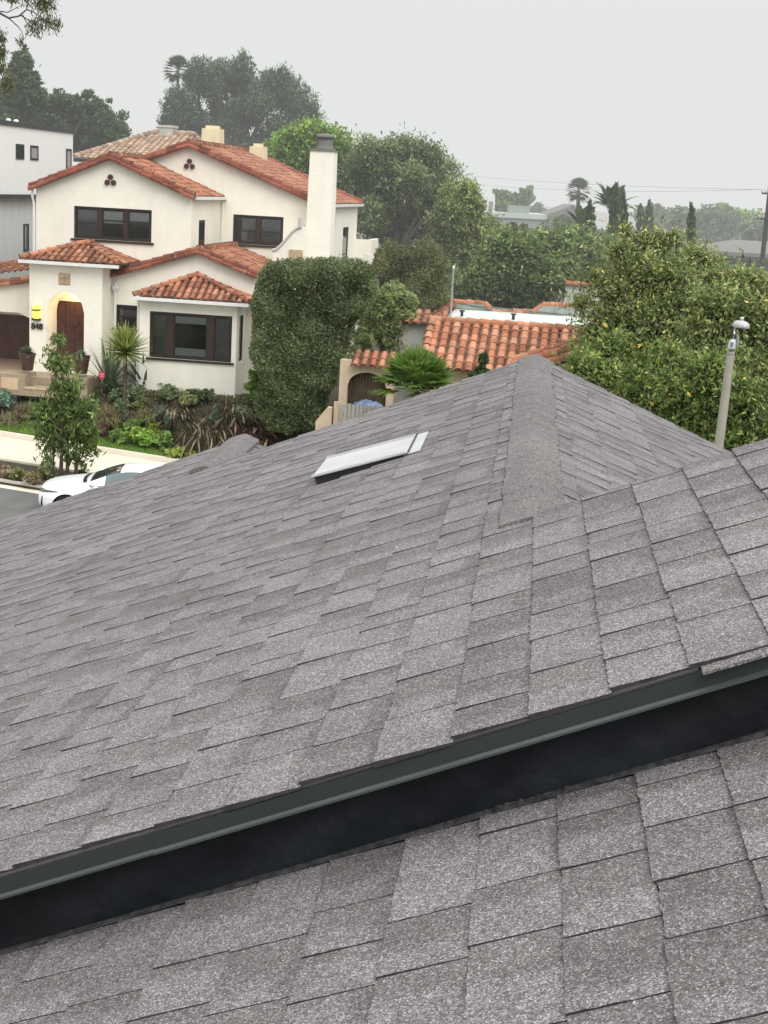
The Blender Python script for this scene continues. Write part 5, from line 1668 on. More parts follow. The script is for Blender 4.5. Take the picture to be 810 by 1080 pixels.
def tree(name, label, blobs, base, n, L, W, pal, seed, cat='tree', group=None, trunk_r=.18, bark='bark', limbs=6, droop=.2, mat='leaf', clump=.30, shell=.45, cl_per=26, flat=.8, trunk_top=None, core=.12, crown='crown', outw=.6, spray=None, gain=1.0):
    r = np.random.default_rng(seed)
    base = np.array(base, float)
    e = empty(name, base, 0, label, cat, group)
    TW = []
    if spray:
        P, O, T, TW = spray_leaves(blobs, n, r, **spray)
        if core > 0:
            P2, O2, T2 = blob_leaves(blobs, int(n*core), r, .3, .1, 14, .8, .5); P = np.concatenate([P, P2]); O = np.concatenate([O, O2]); T = np.concatenate([T, T2*.8])
    else: P, O, T = blob_leaves(blobs, n, r, clump, shell, cl_per, flat, core)
    V = leaf_quads(P, O, L, W, r, droop, outw)
    p, w = GREEN[pal] if isinstance(pal, str) else pal
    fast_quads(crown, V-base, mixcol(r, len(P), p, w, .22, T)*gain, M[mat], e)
    mb = MB()
    cb = np.array(blobs)[:, :3]
    ctr = cb.mean(axis=0)
    top = trunk_top if trunk_top is not None else ctr
    top = np.array(top, float)
    a = base*0; d = top-base
    mid = d*.5 + np.array([r.normal(0, .06)*d[2], r.normal(0, .06)*d[2], 0])*.5
    mb.tube([a, mid*.5+d*.02, mid, d], [trunk_r*1.25, trunk_r, trunk_r*.85, trunk_r*.5], 9)
    order = r.permutation(len(cb))[:limbs]
    for i in order:
        tgt = cb[i]-base + r.normal(size=3)*np.array(blobs)[i, 3]*.15
        s = d*r.uniform(.45, .85)
        m1 = s+(tgt-s)*.5 + np.array([0, 0, -.05*np.linalg.norm(tgt-s)]) + r.normal(size=3)*.08*np.linalg.norm(tgt-s)
        mb.tube([s, m1, tgt], [trunk_r*.45, trunk_r*.3, trunk_r*.1], 6)
        for q in range(3):
            R = np.array(blobs)[i, 3:6]
            t2 = tgt + unit(r.normal(size=3))*R*.75
            mb.tube([m1*.4+tgt*.6, (m1*.4+tgt*.6)*.5+t2*.5+r.normal(size=3)*.1*R, t2], [trunk_r*.18, trunk_r*.12, trunk_r*.04], 5)
    for (a_, b_) in TW[::2]: mb.tube([a_-base, b_-base], [trunk_r*.06+.004, .003], 3, cap=False)
    mb.build('trunk', M[bark], e, smooth=True)
    return e

def gz_at(x, y):
    X, Y, _ = w2h((x, y, 0)); return float(HO[2]+gnd(X, Y))
def base_at(px, py, Y):
    c = at(px, py, Y); return np.array((c[0], Y, gz_at(c[0], Y)))

# ---- big trees behind the houses
B = pxblobs([(193,112,19,19,0), (182,130,14,13,1), (205,122,14,11,0), (215,78,18,15,0), (235,82,17,18,1), (222,92,15,9,0), (204,84,10,10,1), (255,72,12,14,0), (252,90,14,11,1), (283,92,19,17,0), (305,98,19,17,1), (318,112,16,15,0), (275,108,15,13,-1), (295,80,14,9,0), (326,122,10,13,1),
             (255,108,11,9,0), (262,126,14,9,1), (300,132,24,13,0), (235,135,21,9,0), (210,140,22,9,1), (330,140,12,13,0), (287,148,20,11,1), (238,151,34,9,0), (185,148,16,9,1), (230,114,13,12,1), (244,120,10,9,0)], 98)
B[:, 3:6] *= 1.24
tree('stone_pine', 'tall dark spreading pine rising behind the white house roof', B, base_at(262, 180, 98), 62000, .26, .07, ([(.028,.043,.024), (.040,.058,.031), (.021,.032,.019), (.058,.076,.040)], [.35,.3,.2,.15]), 101, trunk_r=.45, bark='darkbark', mat='needle', limbs=12, droop=-.6, core=.03, spray=dict(per=44, slen=.9, rad=.15, up=.8, shell=.35))
B = pxblobs([(62,118,46,24,0), (20,124,34,22,1), (104,132,36,22,0), (90,112,30,16,0), (38,106,26,12,0), (118,146,22,16,0), (60,145,66,18,2), (0,140,24,20,1)], 84)
tree('round_crowned_tree', 'broad dark domed tree behind the modern white house', B, base_at(64, 180, 84), 36000, .24, .10, ([(.032,.048,.020), (.045,.064,.025), (.024,.036,.016), (.068,.082,.032)], [.35,.3,.2,.15]), 102, trunk_r=.4, clump=.22, cl_per=40, droop=-.1, core=.25)
B = pxblobs([(330,148,40,22,0), (305,160,26,24,0), (350,165,30,26,1), (320,185,34,24,1), (296,172,14,20,0), (345,200,30,26,1)], 72)
tree('bright_green_tree', 'bright yellow green tree directly behind the white chimney', B, base_at(325, 230, 72), 30000, .22, .10, 'bright', 103, trunk_r=.28, core=.15, spray=dict(per=30, slen=.9, rad=.16, up=.4, shell=.25))
B = pxblobs([(395,162,30,24,0), (428,158,32,20,1), (375,190,26,34,1), (412,200,38,34,1), (452,180,24,26,2), (470,200,22,34,1), (440,220,34,32,2), (390,228,26,26,0), (476,232,18,26,1), (408,178,20,16,0), (455,162,16,12,1), (430,245,36,22,2), (385,205,20,26,2), (400,235,30,24,3), (465,250,26,22,3), (436,190,22,20,-1)], 70)
B[:, 3:6] *= .90
tree('eucalyptus_tree', 'tall grey green loose crowned tree right of the white chimney', B, base_at(420, 300, 70), 52000, .22, .075, ([(.066,.086,.040), (.084,.106,.048), (.050,.066,.030), (.125,.138,.07)], [.35,.3,.2,.15]), 104, gain=1.15, trunk_r=.3, droop=.6, limbs=12, core=.03, spray=dict(per=28, slen=1.0, rad=.14, up=.1, shell=.2))
r_ = np.random.default_rng(3)
B = pxblobs([(490,235,26,40,0), (502,262,26,26,0), (478,265,26,26,1), (492,212,18,24,0), (508,246,20,22,1), (478,215,18,26,1), (515,270,22,20,0), (470,240,20,30,1), (525,258,20,14,2), (460,262,20,24,1), (485,285,24,22,0), (512,238,12,14,2)], 66)
tree('yellowish_tree', 'yellow green upright tree left of the hazy white tower house', B, base_at(490, 310, 66), 34000, .20, .08, ([(.074,.096,.034), (.092,.114,.042), (.055,.074,.028), (.145,.148,.056)], [.35,.3,.2,.15]), 105, gain=1.15, trunk_r=.22, core=.12, spray=dict(per=28, slen=.8, rad=.12, up=.3, shell=.2))
B = pxblobs([(540,262,36,22,0), (575,262,30,20,1), (520,290,30,28,0), (560,292,40,30,0), (590,285,26,26,1), (505,300,20,20,0), (478,308,18,24,2), (530,318,40,20,1), (585,250,18,10,2), (600,262,18,22,2), (602,250,16,14,3), (618,262,18,22,3), (636,262,18,18,4), (655,272,18,18,4), (628,285,20,22,3)], 60)
tree('dense_garden_tree', 'dense dark green tree mass right behind the stepped parapet', B, base_at(545, 340, 60), 40000, .20, .09, ([(.056,.080,.032), (.074,.100,.040), (.042,.060,.025), (.125,.13,.055)], [.33,.3,.2,.17]), 106, gain=1.2, trunk_r=.25, core=.2, spray=dict(per=28, slen=.8, rad=.13, up=.4, shell=.25))
B = pxblobs([(500,262,26,14,0), (548,250,24,12,0), (525,246,20,10,0), (470,290,22,20,0), (456,300,16,16,0)], 74)
tree('distant_garden_tree', 'dull green tree top showing above the dense green mass', B, base_at(525, 330, 74), 8000, .28, .14, 'olive', 107, trunk_r=.2, core=.25)
# ---- clipped and loose hedges by the houses
def hedge(name, label, poly, Y0, T, n, L, W, pal, seed, base, cat='hedge', rough=3.0, shear=0.0):
    """clipped hedge: leaves in a thick shell over a solid whose outline is poly (photo pixels at Y0) and whose depth is T metres"""
    r = np.random.default_rng(seed); poly = np.array(poly, float)
    lo, hi = poly.min(0)-6, poly.max(0)+6
    q = poly; q2 = np.roll(poly, -1, axis=0)
    def dist(P):
        d = q2-q; best = np.full(len(P), 1e9); ins = np.zeros(len(P), bool)
        for (a, b_) in zip(q, q2):
            e_ = b_-a; t = np.clip(((P-a)@e_)/(e_@e_), 0, 1); best = np.minimum(best, np.linalg.norm(P-(a+t[:, None]*e_), axis=1))
            c = ((a[1] > P[:, 1]) != (b_[1] > P[:, 1])); xi = (b_[0]-a[0])*(P[:, 1]-a[1])/((b_[1]-a[1])+1e-9)+a[0]
            ins ^= c & (P[:, 0] < xi)
        return np.where(ins, best, -best)
    # bumps of the clipped surface
    K = 240; kc = r.uniform(lo, hi, (K, 2)); ks = r.uniform(4, 11, K); ka = r.normal(0, 1, K)
    def bump(P):
        o_ = np.zeros(len(P))
        for c, s_, a_ in zip(kc, ks, ka): o_ += a_*np.exp(-((P-c)**2).sum(1)/(2*s_*s_))
        return o_
    P = r.uniform(lo, hi, (n*3, 2)); d = dist(P) + bump(P)*rough*.5 + r.normal(0, 1.2, len(P))
    P = P[d > 0][:n]; d = d[d > 0][:n]
    R = 14.0; prof = np.sqrt(np.clip(1-(1-np.clip(d/R, 0, 1))**2, 0, 1))
    side = np.where(r.random(len(P)) < .78, -1, 1)
    bb = bump(P)
    y = Y0 + side*T*.5*prof + side*bb*.05 - side*np.abs(r.normal(0, .10, len(P)))*1.0
    inner = r.random(len(P)) < .15; y = np.where(inner, Y0 + r.uniform(-.5, .5, len(P))*T*prof*.8, y)
    m = Y0/FOC
    P3 = np.array([at(px, py, Y0) for px, py in P]); P3[:, 1] = y
    out = np.stack([np.zeros(len(P)), side*1.0, 0.3*np.ones(len(P))], 1)
    p_, w_ = GREEN[pal] if isinstance(pal, str) else pal
    e = empty(name, base, 0, label, cat)
    # leaf tone lighter on the bumps, darker in the hollows
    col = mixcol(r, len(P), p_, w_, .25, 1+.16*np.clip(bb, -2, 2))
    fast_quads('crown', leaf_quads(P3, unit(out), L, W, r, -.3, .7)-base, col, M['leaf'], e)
    mb = MB(); c = at(*poly.mean(0), Y0)-base
    for k in range(5):
        o_ = np.array([r.normal(0, .35), r.normal(0, .25), 0]); mb.tube([o_*.3, o_+c*.5, o_*2+c], [.08, .06, .03], 7)
    mb.build('trunk', M['bark'], e, smooth=True)
    return e
hedge('tall_clipped_hedge', 'tall flat topped clipped hedge tree in front of the white house', [(274,290),(282,277),(298,273),(340,272),(378,272),(393,278),(398,290),(396,304),(388,322),(376,342),(363,372),(354,398),(344,425),(338,446),(318,452),(286,448),(272,436),(270,412),(275,396),(268,376),(270,350),(266,322)], 45.2, 2.6, 60000, .105, .045, 'hedge', 109, base_at(318, 446, 45.2))
hedge('rounded_hedge_shrub', 'rounded grey green clipped shrub right of the white balcony', [(392,262),(405,250),(425,244),(446,248),(462,256),(474,268),(478,285),(474,310),(462,335),(440,350),(410,345),(396,320),(390,290)], 55, 4.0, 22000, .14, .055, 'olive', 108, base_at(432, 345, 55), cat='shrub', rough=5.0)
B = pxblobs([(412,318,24,20,0), (425,335,16,22,0), (398,340,20,28,0), (410,356,22,18,0), (386,362,14,16,-.5), (418,305,14,10,0), (430,318,10,14,0), (380,362,15,18,0), (374,388,12,20,.3), (398,322,16,22,0)], 47.5)
tree('loose_shrub', 'loose light green shrub right of the tall clipped hedge', B, base_at(408, 395, 47.5), 13000, .15, .045, ([(.115,.142,.062), (.14,.166,.074), (.085,.108,.046), (.18,.195,.095)], [.35,.3,.2,.15]), 110, cat='shrub', trunk_r=.08, clump=.28, core=.2)
# ---- the big leafy trees on the right
Y1 = 41.0
B = pxblobs([(674,264,28,22,1), (648,300,24,22,0), (700,290,44,30,0), (735,275,32,24,1), (640,334,22,18,0), (672,335,44,28,-.5), (725,330,46,34,-.5), (614,316,12,10,0), (652,262,14,12,0), (690,252,20,14,1), (622,352,12,10,0), (645,368,26,22,0), (690,375,48,32,0), (628,290,9,9,1), (662,240,9,7,1), (712,248,10,8,1)], Y1)
tree('leafy_tree', 'large leafy tree with yellowing leaves over the orange tile roof', B, base_at(680, 440, Y1), 44000, .140, .050, 'yellow', 111, trunk_r=.16, droop=.35, limbs=14, core=.02, gain=1.08, bark='bark', spray=dict(per=22, slen=.95, rad=.10, up=.6, shell=.10))
Y2 = 38.0
B = pxblobs([(765,318,40,26,0), (790,300,30,24,1), (750,350,44,30,0), (800,340,34,34,0), (775,385,44,34,-.5), (815,390,30,36,0), (735,375,30,26,0), (760,292,26,16,1), (826,320,24,30,0), (815,440,34,34,0), (775,430,40,30,0)], Y2)
tree('leafy_tree', 'leafy tree with yellow flecked foliage behind the lamp head', B, base_at(790, 470, Y2), 42000, .145, .054, 'yellow', 112, trunk_r=.16, droop=.35, limbs=11, core=.02, gain=1.08, spray=dict(per=22, slen=.95, rad=.10, up=.6, shell=.10))
Y3 = 35.0
B = pxblobs([(640,395,36,22,0), (690,410,46,28,0), (735,420,40,30,0), (660,425,46,26,0), (715,450,50,28,0), (612,382,20,14,0), (775,455,44,28,0), (620,405,24,18,0), (760,480,50,24,0), (820,470,30,30,0), (690,465,40,24,0), (652,366,22,20,1), (706,380,26,24,1), (748,388,24,24,0), (790,415,24,26,0), (628,372,16,12,1)], Y3)
tree('leafy_tree', 'dense dark glossy leaved tree along the right edge of the grey roof', B, base_at(700, 500, Y3), 48000, .15, .062, ([(.074,.104,.032), (.104,.130,.042), (.052,.076,.024), (.15,.16,.052), (.34,.27,.06), (.040,.060,.020)], [.28,.22,.24,.1,.015,.145]), 113, trunk_r=.16, droop=.3, limbs=10, core=.08, gain=1.05, spray=dict(per=22, slen=.95, rad=.10, up=.7, shell=.15))

# ---- far tree line
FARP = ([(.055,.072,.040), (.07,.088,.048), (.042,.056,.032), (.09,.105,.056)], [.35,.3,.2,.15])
far = [((540,214,18,16), 140, 'dark dense round tree left of the far fan palm', 'mid', 4500), ((566,226,10,16), 185, 'pale hazy tree between the dark tree and the far palm', 'grey', 1600), ((557,205,6,9), 185, 'pale hazy palm topped tree above the flat roofed house', 'grey', 900),
       ((745,237,42,25), 150, 'hazy rounded tree behind the slim cypress', 'grey', 5000), ((780,237,34,25), 160, 'hazy tree with a lighter domed top left of the utility pole', 'bright', 4500), ((706,234,34,18), 170, 'hazy low tree mass right of the twin cypress', 'olive', 3500), ((806,252,24,20), 140, 'hazy tree behind the crossarms of the utility pole', 'grey', 3500), ((602,236,16,10), 120, 'low hazy shrubbery under the far fan palm', 'olive', 2000), ((700,262,40,18), 118, 'hazy hedge line behind the big leafy tree', 'olive', 4000), ((650,258,34,16), 122, 'hazy shrubbery below the banana plants', 'olive', 3500), ((770,295,60,20), 98, 'hazy dark hedge in front of the bungalow', 'mid', 5000)]
for i, ((px, py, rx, ry), Y, lab, pal, n) in enumerate(far):
    rr = np.random.default_rng(400+i)
    rows = [(px, py+ry*.25, rx, ry*.8)] + [(px+rr.uniform(-.7, .7)*rx, py+rr.uniform(-.5, .4)*ry, rx*rr.uniform(.35, .6), ry*rr.uniform(.4, .65)) for _ in range(6)]
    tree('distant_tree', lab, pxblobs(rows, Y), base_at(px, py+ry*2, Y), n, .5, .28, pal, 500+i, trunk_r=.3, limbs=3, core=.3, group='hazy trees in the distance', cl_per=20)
# ---- cypresses
def cypress(px, ptop, pbot, halfw, Y, lab, seed):
    rows = []
    k = 9
    for i in range(k):
        t = i/(k-1); y = pbot+(ptop-pbot)*t
        w = halfw*(math.sin(min(1, (1-t)*1.5+.08)*1.57)*.9+.08)
        rows.append((px+random.uniform(-.6, .6), y, w, (pbot-ptop)/k*.95))
    tree('cypress', lab, pxblobs(rows, Y, 1.0), base_at(px, pbot+20, Y), 2600, .30, .10, 'dark', seed, trunk_r=.12, limbs=0, droop=-1.6, shell=.4, clump=.35, cl_per=10, core=.3, group='slim dark cypresses', mat='needle')
cypress(649.5, 199, 250, 6.5, 75, 'taller left spire of the twin dark cypresses', 601)
cypress(657.5, 204, 250, 5.0, 75.5, 'shorter right spire of the twin dark cypresses', 602)
cypress(622.5, 215, 245, 4.5, 74, 'short dark cypress left of the banana plants', 603)
cypress(684.5, 214, 240, 4.0, 95, 'right small cypress of the pair beyond the twin cypresses', 604)
cypress(676, 218, 240, 5.0, 95, 'left small cypress of the pair beyond the twin cypresses', 605)
cypress(729, 219, 262, 4.0, 72, 'lone slim dark cypress standing in front of the hazy trees', 606)
# ---- norfolk pine: tiers of flat branches
def norfolk(px, ptop, pbot, halfw, Y):
    r = np.random.default_rng(77)
    base = base_at(px, pbot+60, Y); top = at(px, ptop, Y); m = mpp(Y)
    e = empty('norfolk_pine', base, 0, 'conical tiered pine at the left edge behind the modern house', 'tree')
    MB().tube([(0,0,0), top-base], [.3, .05], 8).build('trunk', M['darkbark'], e)
    P = []; O = []
    zb = at(px, pbot, Y)[2]
    for t in np.linspace(0.02, 1, 15):
        z = zb+(top[2]-zb)*t; R = halfw*m*(1-t)**.8+.25
        for q in range(9):
            a = r.uniform(0, 6.28); d = np.array([math.cos(a), math.sin(a), 0])
            for s in np.linspace(.1, 1, 26):
                for w in range(3):
                    P.append(np.array([top[0], Y, z]) + d*R*s + np.array([0, 0, .25*R*s*s*.5]) + r.normal(size=3)*np.array([.12,.12,.07])*(1.2-s)*1.6); O.append(d)
    P = np.array(P); O = np.array(O)
    fast_quads('crown', leaf_quads(P, O, .38, .10, r, -.2, 1.0)-base, mixcol(r, len(P), *GREEN['dark'], .25), M['needle'], e)
norfolk(23, 59, 112, 22, 80)
# ---- eucalyptus branch of a tree standing left of the picture
def gum():
    r = np.random.default_rng(78); Y = 46
    base = base_at(-70, 300, Y)
    e = empty('gum_tree', base, 0, 'fine leaved branches of a gum tree hanging in at the top left corner', 'tree')
    rel_ = lambda px, py, dy=0: at(px, py, Y+dy)-base
    mb = MB()
    tr = [np.zeros(3), rel_(-72, 200), rel_(-66, 80), rel_(-60, -40), rel_(-50, -120)]
    mb.tube(tr, [.32, .26, .2, .14, .06], 10)
    limbs = [[(-64,60),(-30,2),(0,14),(9,19),(20,17),(28,10),(31,-2),(36,-24)], [(9,19),(18,27),(23,33),(25,42)], [(22,16),(28,20),(38,24),(48,28)], [(24,16),(27,22),(33,30)], [(0,12),(8,13),(14,10),(22,6)], [(-64,90),(-30,60),(-8,48),(2,44)], [(-64,100),(-30,78),(-6,72),(4,74)], [(28,10),(36,13),(46,20),(58,24)], [(-66,30),(-30,-20),(20,-30),(50,-6)]]
    for L_ in limbs:
        k = len(L_); mb.tube([rel_(x, y, .15*math.sin(i*2.1)) for i, (x, y) in enumerate(L_)], np.linspace(.050 if len(L_) > 6 else .022, .007, k), 6)
    mb.build('trunk', M['bark'], e, smooth=True)
    P = []
    for (px, py, rx, ry, n) in [(46,4,13,11,420), (30,-4,12,8,240), (14,0,8,5,90), (40,26,10,9,150), (52,24,9,10,170), (61,26,4,6,60), (33,31,6,6,60), (40,36,3,4,22), (22,44,4,7,60), (26,50,2.5,3,22), (2,40,5,7,120), (2,56,5,8,160), (3,72,8,7,130), (8,90,8,12,200), (-8,60,10,26,300), (52,-10,16,8,250), (5,-6,10,6,150)]:
        c = at(px, py, Y); m = mpp(Y)
        P.append(c + r.normal(size=(n, 3))*np.array([rx*.5, rx*.4, ry*.5])*m)
    P = np.concatenate(P)
    fast_quads('crown', leaf_quads(P, np.tile([0, 0, -1.], (len(P), 1)), .15, .035, r, .9, .3)-base, mixcol(r, len(P), [(.05,.055,.028), (.07,.075,.035), (.04,.042,.025)], None, .25), M['leaf'], e)
gum()
# ---- palms
def fan_palm(name, label, crownc, base, R, nf, seed, leaflets=16, wid=.035, cols=None, trunk_r=.16, elev=(-.5, 1.45), pet=.45, trunk=True, cat='palm', fanang=1.25):
    r = np.random.default_rng(seed)
    base = np.array(base, float); c = np.array(crownc, float)
    e = empty(name, base, 0, label, cat)
    V = []; C = []
    cols = cols or [(.17,.27,.06), (.22,.34,.08), (.12,.20,.05)]
    pts = []
    for i in range(nf):
        a = i*2.39996 + r.uniform(-.3, .3); el = elev[0]+(elev[1]-elev[0])*((i+.5)/nf)**.8 + r.uniform(-.1, .1)
        d = np.array([math.cos(a)*math.cos(el), math.sin(a)*math.cos(el), math.sin(el)])
        side = unit(np.cross(d, [0, 0, 1.])+1e-6); nrm = np.cross(side, d)
        p0 = c + d*R*.06; p1 = c + d*R*pet + np.array([0, 0, -.03*R])
        V += [p0-side*.012*R, p0+side*.012*R, p1+side*.008*R, p1-side*.008*R]; C.append((.10, .13, .05))
        for k in range(leaflets):
            t = (k/(leaflets-1)-.5)*2
            an = t*fanang
            ld = unit(d*math.cos(an) + side*math.sin(an) + nrm*(.10*abs(t)))
            ln = R*(1-pet)*(1-.28*t*t)*r.uniform(.9, 1.08)
            tip = p1 + ld*ln + np.array([0, 0, -.16*ln*r.uniform(.5, 1.5)])
            mid = p1 + ld*ln*.55
            w = np.cross(ld, nrm); w = unit(w)*R*wid
            V += [p1, mid-w, tip, mid+w]
            cc = cols[r.integers(len(cols))]; f = r.uniform(.75, 1.25)
            C.append(tuple(x*f for x in cc))
    fast_quads('crown', np.array(V)-base, np.array(C), M['leaf'], e)
    if trunk:
        h = c-base
        MB().tube([(0,0,0), h*.5+np.array([.02*h[2],0,0]), h], [trunk_r*1.2, trunk_r, trunk_r*.9], 10).build('trunk', M['bark'], e, smooth=True)
    return e
c = at(440, 396, 40.5)
fan_palm('fan_palm', 'low bushy green fan palm in front of the tiled roof', c-(0,0,.45), base_at(440, 410, 40.5), 1.45, 64, 31, leaflets=24, wid=.026, elev=(-.15, 1.5), pet=.42)
c = at(610, 201, 112)
fan_palm('fan_palm', 'tall hazy fan palm silhouetted against the sky', c, base_at(610, 240, 112), 1.15, 60, 32, leaflets=18, wid=.026, elev=(-.9, 1.5), cols=[(.09,.115,.06), (.12,.145,.075)], trunk_r=.16, pet=.5)
c = at(187.5, 74, 100)
fan_palm('fan_palm', 'fan palm crown poking out left of the dark pine', c, base_at(186, 130, 100), 1.15, 60, 33, leaflets=18, wid=.026, elev=(-.9, 1.5), cols=[(.09,.115,.06), (.12,.145,.075)], trunk_r=.10, pet=.5)
def feather_plant(name, label, base, c, R, nf, seed, cols, wid=.16, elev=(.35, 1.35), droop=.45, cat='plant', trunk_r=.10):
    r = np.random.default_rng(seed); base = np.array(base, float); c = np.array(c, float)
    e = empty(name, base, 0, label, cat); V = []; C = []
    for i in range(nf):
        a = i*2.39996+r.uniform(-.3, .3); el = r.uniform(*elev)
        d = np.array([math.cos(a)*math.cos(el), math.sin(a)*math.cos(el), math.sin(el)]); s = unit(np.cross(d, [0, 0, 1.]))
        ln = R*r.uniform(.8, 1.15); prev = c; cc = cols[r.integers(len(cols))]
        K = 6
        pl = c; wl = .03*R
        for k in range(1, K+1):
            t = k/K; p = c+d*ln*t+np.array([0, 0, -droop*ln*t*t]); w = R*wid*.5*math.sin(min(1, t*1.15)*math.pi)**.7 if t < .87 else .01
            if t < .3: w = .02*R
            V += [pl-s*wl, pl+s*wl, p+s*w, p-s*w]; C.append(tuple(x*r.uniform(.8, 1.2) for x in cc))
            pl, wl = p, w
    fast_quads('leaves', np.array(V)-base, np.array(C), M['leaf'], e)
    MB().tube([(0,0,0), c-base], [trunk_r*1.3, trunk_r], 8).build('stem', M['bark'], e)
    return e
BC = [(.07,.10,.045), (.09,.125,.055), (.055,.078,.036)]
feather_plant('banana_plant', 'left banana plant with drooping yellow green leaves beside the small cypress', base_at(612, 262, 76), at(612, 240, 76), 2.3, 18, 41, [(.10,.12,.05), (.13,.14,.06)])
feather_plant('banana_plant', 'right banana plant with broad arching leaves behind the twin cypresses', base_at(640, 262, 79), at(645, 222, 79), 2.7, 26, 42, BC)

# ---- front garden plants
def shrub(label, px, py, rx, ry, n, L, W, pal, seed, name='shrub', cat='shrub', droop=0., group='planting in the front garden', lift=0.0, flat=.8, dy=0.):
    X, Y = ghit(px, py); P0 = h2w(X, Y+dy, gnd(X, Y+dy)); d = P0[1]; m = mpp(d)
    r = np.random.default_rng(seed)
    k = 5
    bl = [(P0[0], P0[1], P0[2]+ry*m*.8+lift, rx*m*.7, rx*m*.7, ry*m*.7)]
    for i in range(k):
        bl.append((P0[0]+r.uniform(-.55, .55)*rx*m, P0[1]+r.uniform(-.5, .5)*rx*m, P0[2]+ry*m*r.uniform(.5, 1.35)+lift, rx*m*r.uniform(.3, .5), rx*m*r.uniform(.3, .5), ry*m*r.uniform(.35, .55)))
    e = tree(name, label, np.array(bl), P0, n, L, W, pal, seed, cat=cat, group=group, trunk_r=.025, limbs=4, droop=droop, clump=.34, shell=.3, cl_per=14, core=.3, crown='foliage', flat=flat, gain=1.3)
    for ch in e.children:
        if ch.name.startswith('trunk'): ch.name = 'stem'
    return e
def rosette(label, px, py, n, L, W, cols, seed, elev=(.25, 1.4), droop=.1, name='agave', cat='succulent', stemh=0, group=None, at_=None, stem_r=.05, part='leaves', K=3, power=.6):
    if at_ is None:
        X, Y = ghit(px, py); P0 = h2w(X, Y, gnd(X, Y))
    else: P0 = np.array(at_, float)
    r = np.random.default_rng(seed)
    e = empty(name, P0, 0, label, cat, group); V = []; C = []
    c = np.array([0, 0, stemh+.02])
    for i in range(n):
        a = i*2.39996+r.uniform(-.25, .25); el = elev[0]+(elev[1]-elev[0])*((i+.5)/n) + r.uniform(-.12, .12)
        d = np.array([math.cos(a)*math.cos(el), math.sin(a)*math.cos(el), math.sin(el)]); s = unit(np.cross(d, [0.01, 0, 1.]))
        ln = L*r.uniform(.8, 1.12); cc = cols[r.integers(len(cols))]; f = r.uniform(.8, 1.2)*1.45
        pl, wl = c+d*.02, W*.35
        for k in range(1, K+1):
            t = k/K; p = c+d*ln*t+np.array([0, 0, -droop*ln*t*t]); w = W*.5*(1-t**2.2)**power*(1.0 if t > .2 else .8) if t < 1 else .002
            V += [pl-s*wl, pl+s*wl, p+s*w, p-s*w]; C.append(tuple(x*f for x in cc)); pl, wl = p, w
    fast_quads(part, np.array(V), np.array(C), M['leaf'], e)
    if stemh > 0: MB().tube([(0,0,-.05), (.02,0,stemh*.5), (0,0,stemh)], [stem_r*1.3, stem_r, stem_r], 9).build('stem', M['bark'], e, smooth=True)
    return e
def grass(label, px, py, n, L, cols, seed, spread=.25, droop=.75, plumes=0, pcols=None, name='grass_clump', group='ornamental grasses in the front garden', wid=.012, elev=(.5, 1.5)):
    X, Y = ghit(px, py); P0 = h2w(X, Y, gnd(X, Y)); r = np.random.default_rng(seed)
    wid = wid*1.9
    e = empty(name, P0, 0, label, 'grass', group); V = []; C = []; V2 = []; C2 = []
    for i in range(n+plumes):
        a = r.uniform(0, 6.283); el = r.uniform(*elev); d = np.array([math.cos(a)*math.cos(el), math.sin(a)*math.cos(el), math.sin(el)]); s = unit(np.cross(d, [0.01, 0, 1.]))
        c = np.array([r.normal(0, spread*.4), r.normal(0, spread*.4), 0]); ln = L*r.uniform(.65, 1.1)*(1.15 if i >= n else 1)
        cc = cols[r.integers(len(cols))]; f = r.uniform(.7, 1.3)*1.35; pl, wl = c, wid*.5; K = 5
        for k in range(1, K+1):
            t = k/K; p = c+d*ln*t+np.array([0, 0, -droop*ln*t**2.2]); w = wid*.5*(1-t)**.5
            if i >= n and k >= K-1:
                w = wid*1.2 if k == K-1 else wid*.4
                V2 += [pl-s*wl*1.2, pl+s*wl*1.2, p+s*w, p-s*w]; pc = (pcols or cols)[r.integers(len(pcols or cols))]; C2.append(pc)
            else: V += [pl-s*wl, pl+s*wl, p+s*w, p-s*w]; C.append(tuple(x*f for x in cc))
            pl, wl = p, w
    fast_quads('blades', np.array(V), np.array(C), M['leaf'], e)
    if V2: fast_quads('plumes', np.array(V2), np.array(C2), M['seed'], e)
    return e
GG = 'planting in the front garden'
# street tree by the car
def street_tree():
    r = np.random.default_rng(55); X, Y = ghit(64, 506); P0 = h2w(X, Y, gnd(X, Y)); d = P0[1]
    B = pxblobs([(68,432,30,24,0), (54,450,26,22,0), (86,452,24,22,0), (70,410,24,18,0), (68,386,18,14,0), (56,378,10,10,0), (60,470,22,14,0), (92,470,16,14,0), (50,486,8,8,0), (78,482,14,10,0), (62,360,10,8,0), (95,432,12,14,0), (48,430,12,14,0)], d)
    e = tree('young_street_tree', 'slender young street tree with narrow drooping leaves beside the white car', B, P0, 5200, .20, .050, ([(.058,.082,.028), (.068,.100,.034), (.038,.058,.022), (.12,.14,.045)], [.35,.3,.2,.15]), 56, trunk_r=.05, limbs=7, droop=.9, core=.05, trunk_top=at(66, 400, d), spray=dict(per=16, slen=.55, rad=.06, up=.2, shell=.1))
    mb = MB()
    for (pb, pt) in (((56,507),(57,440)), ((71,505),(69,430)), ((80,503),(79,440))):
        b_ = at(pb[0], pb[1], d)-P0; b_[2] = 0; t_ = at(pt[0], pt[1], d)-P0
        mb.tube([b_, (b_+t_)*.5+r.normal(size=3)*.03, t_], [.055, .045, .03], 8)
    mb.build('trunk', M['bark'], e, smooth=True)
    # leafy suckers at the foot
    return e
street_tree()
shrub('dark sucker growth at the foot of the young street tree', 84, 505, 8, 6, 400, .14, .06, 'dark', 57)
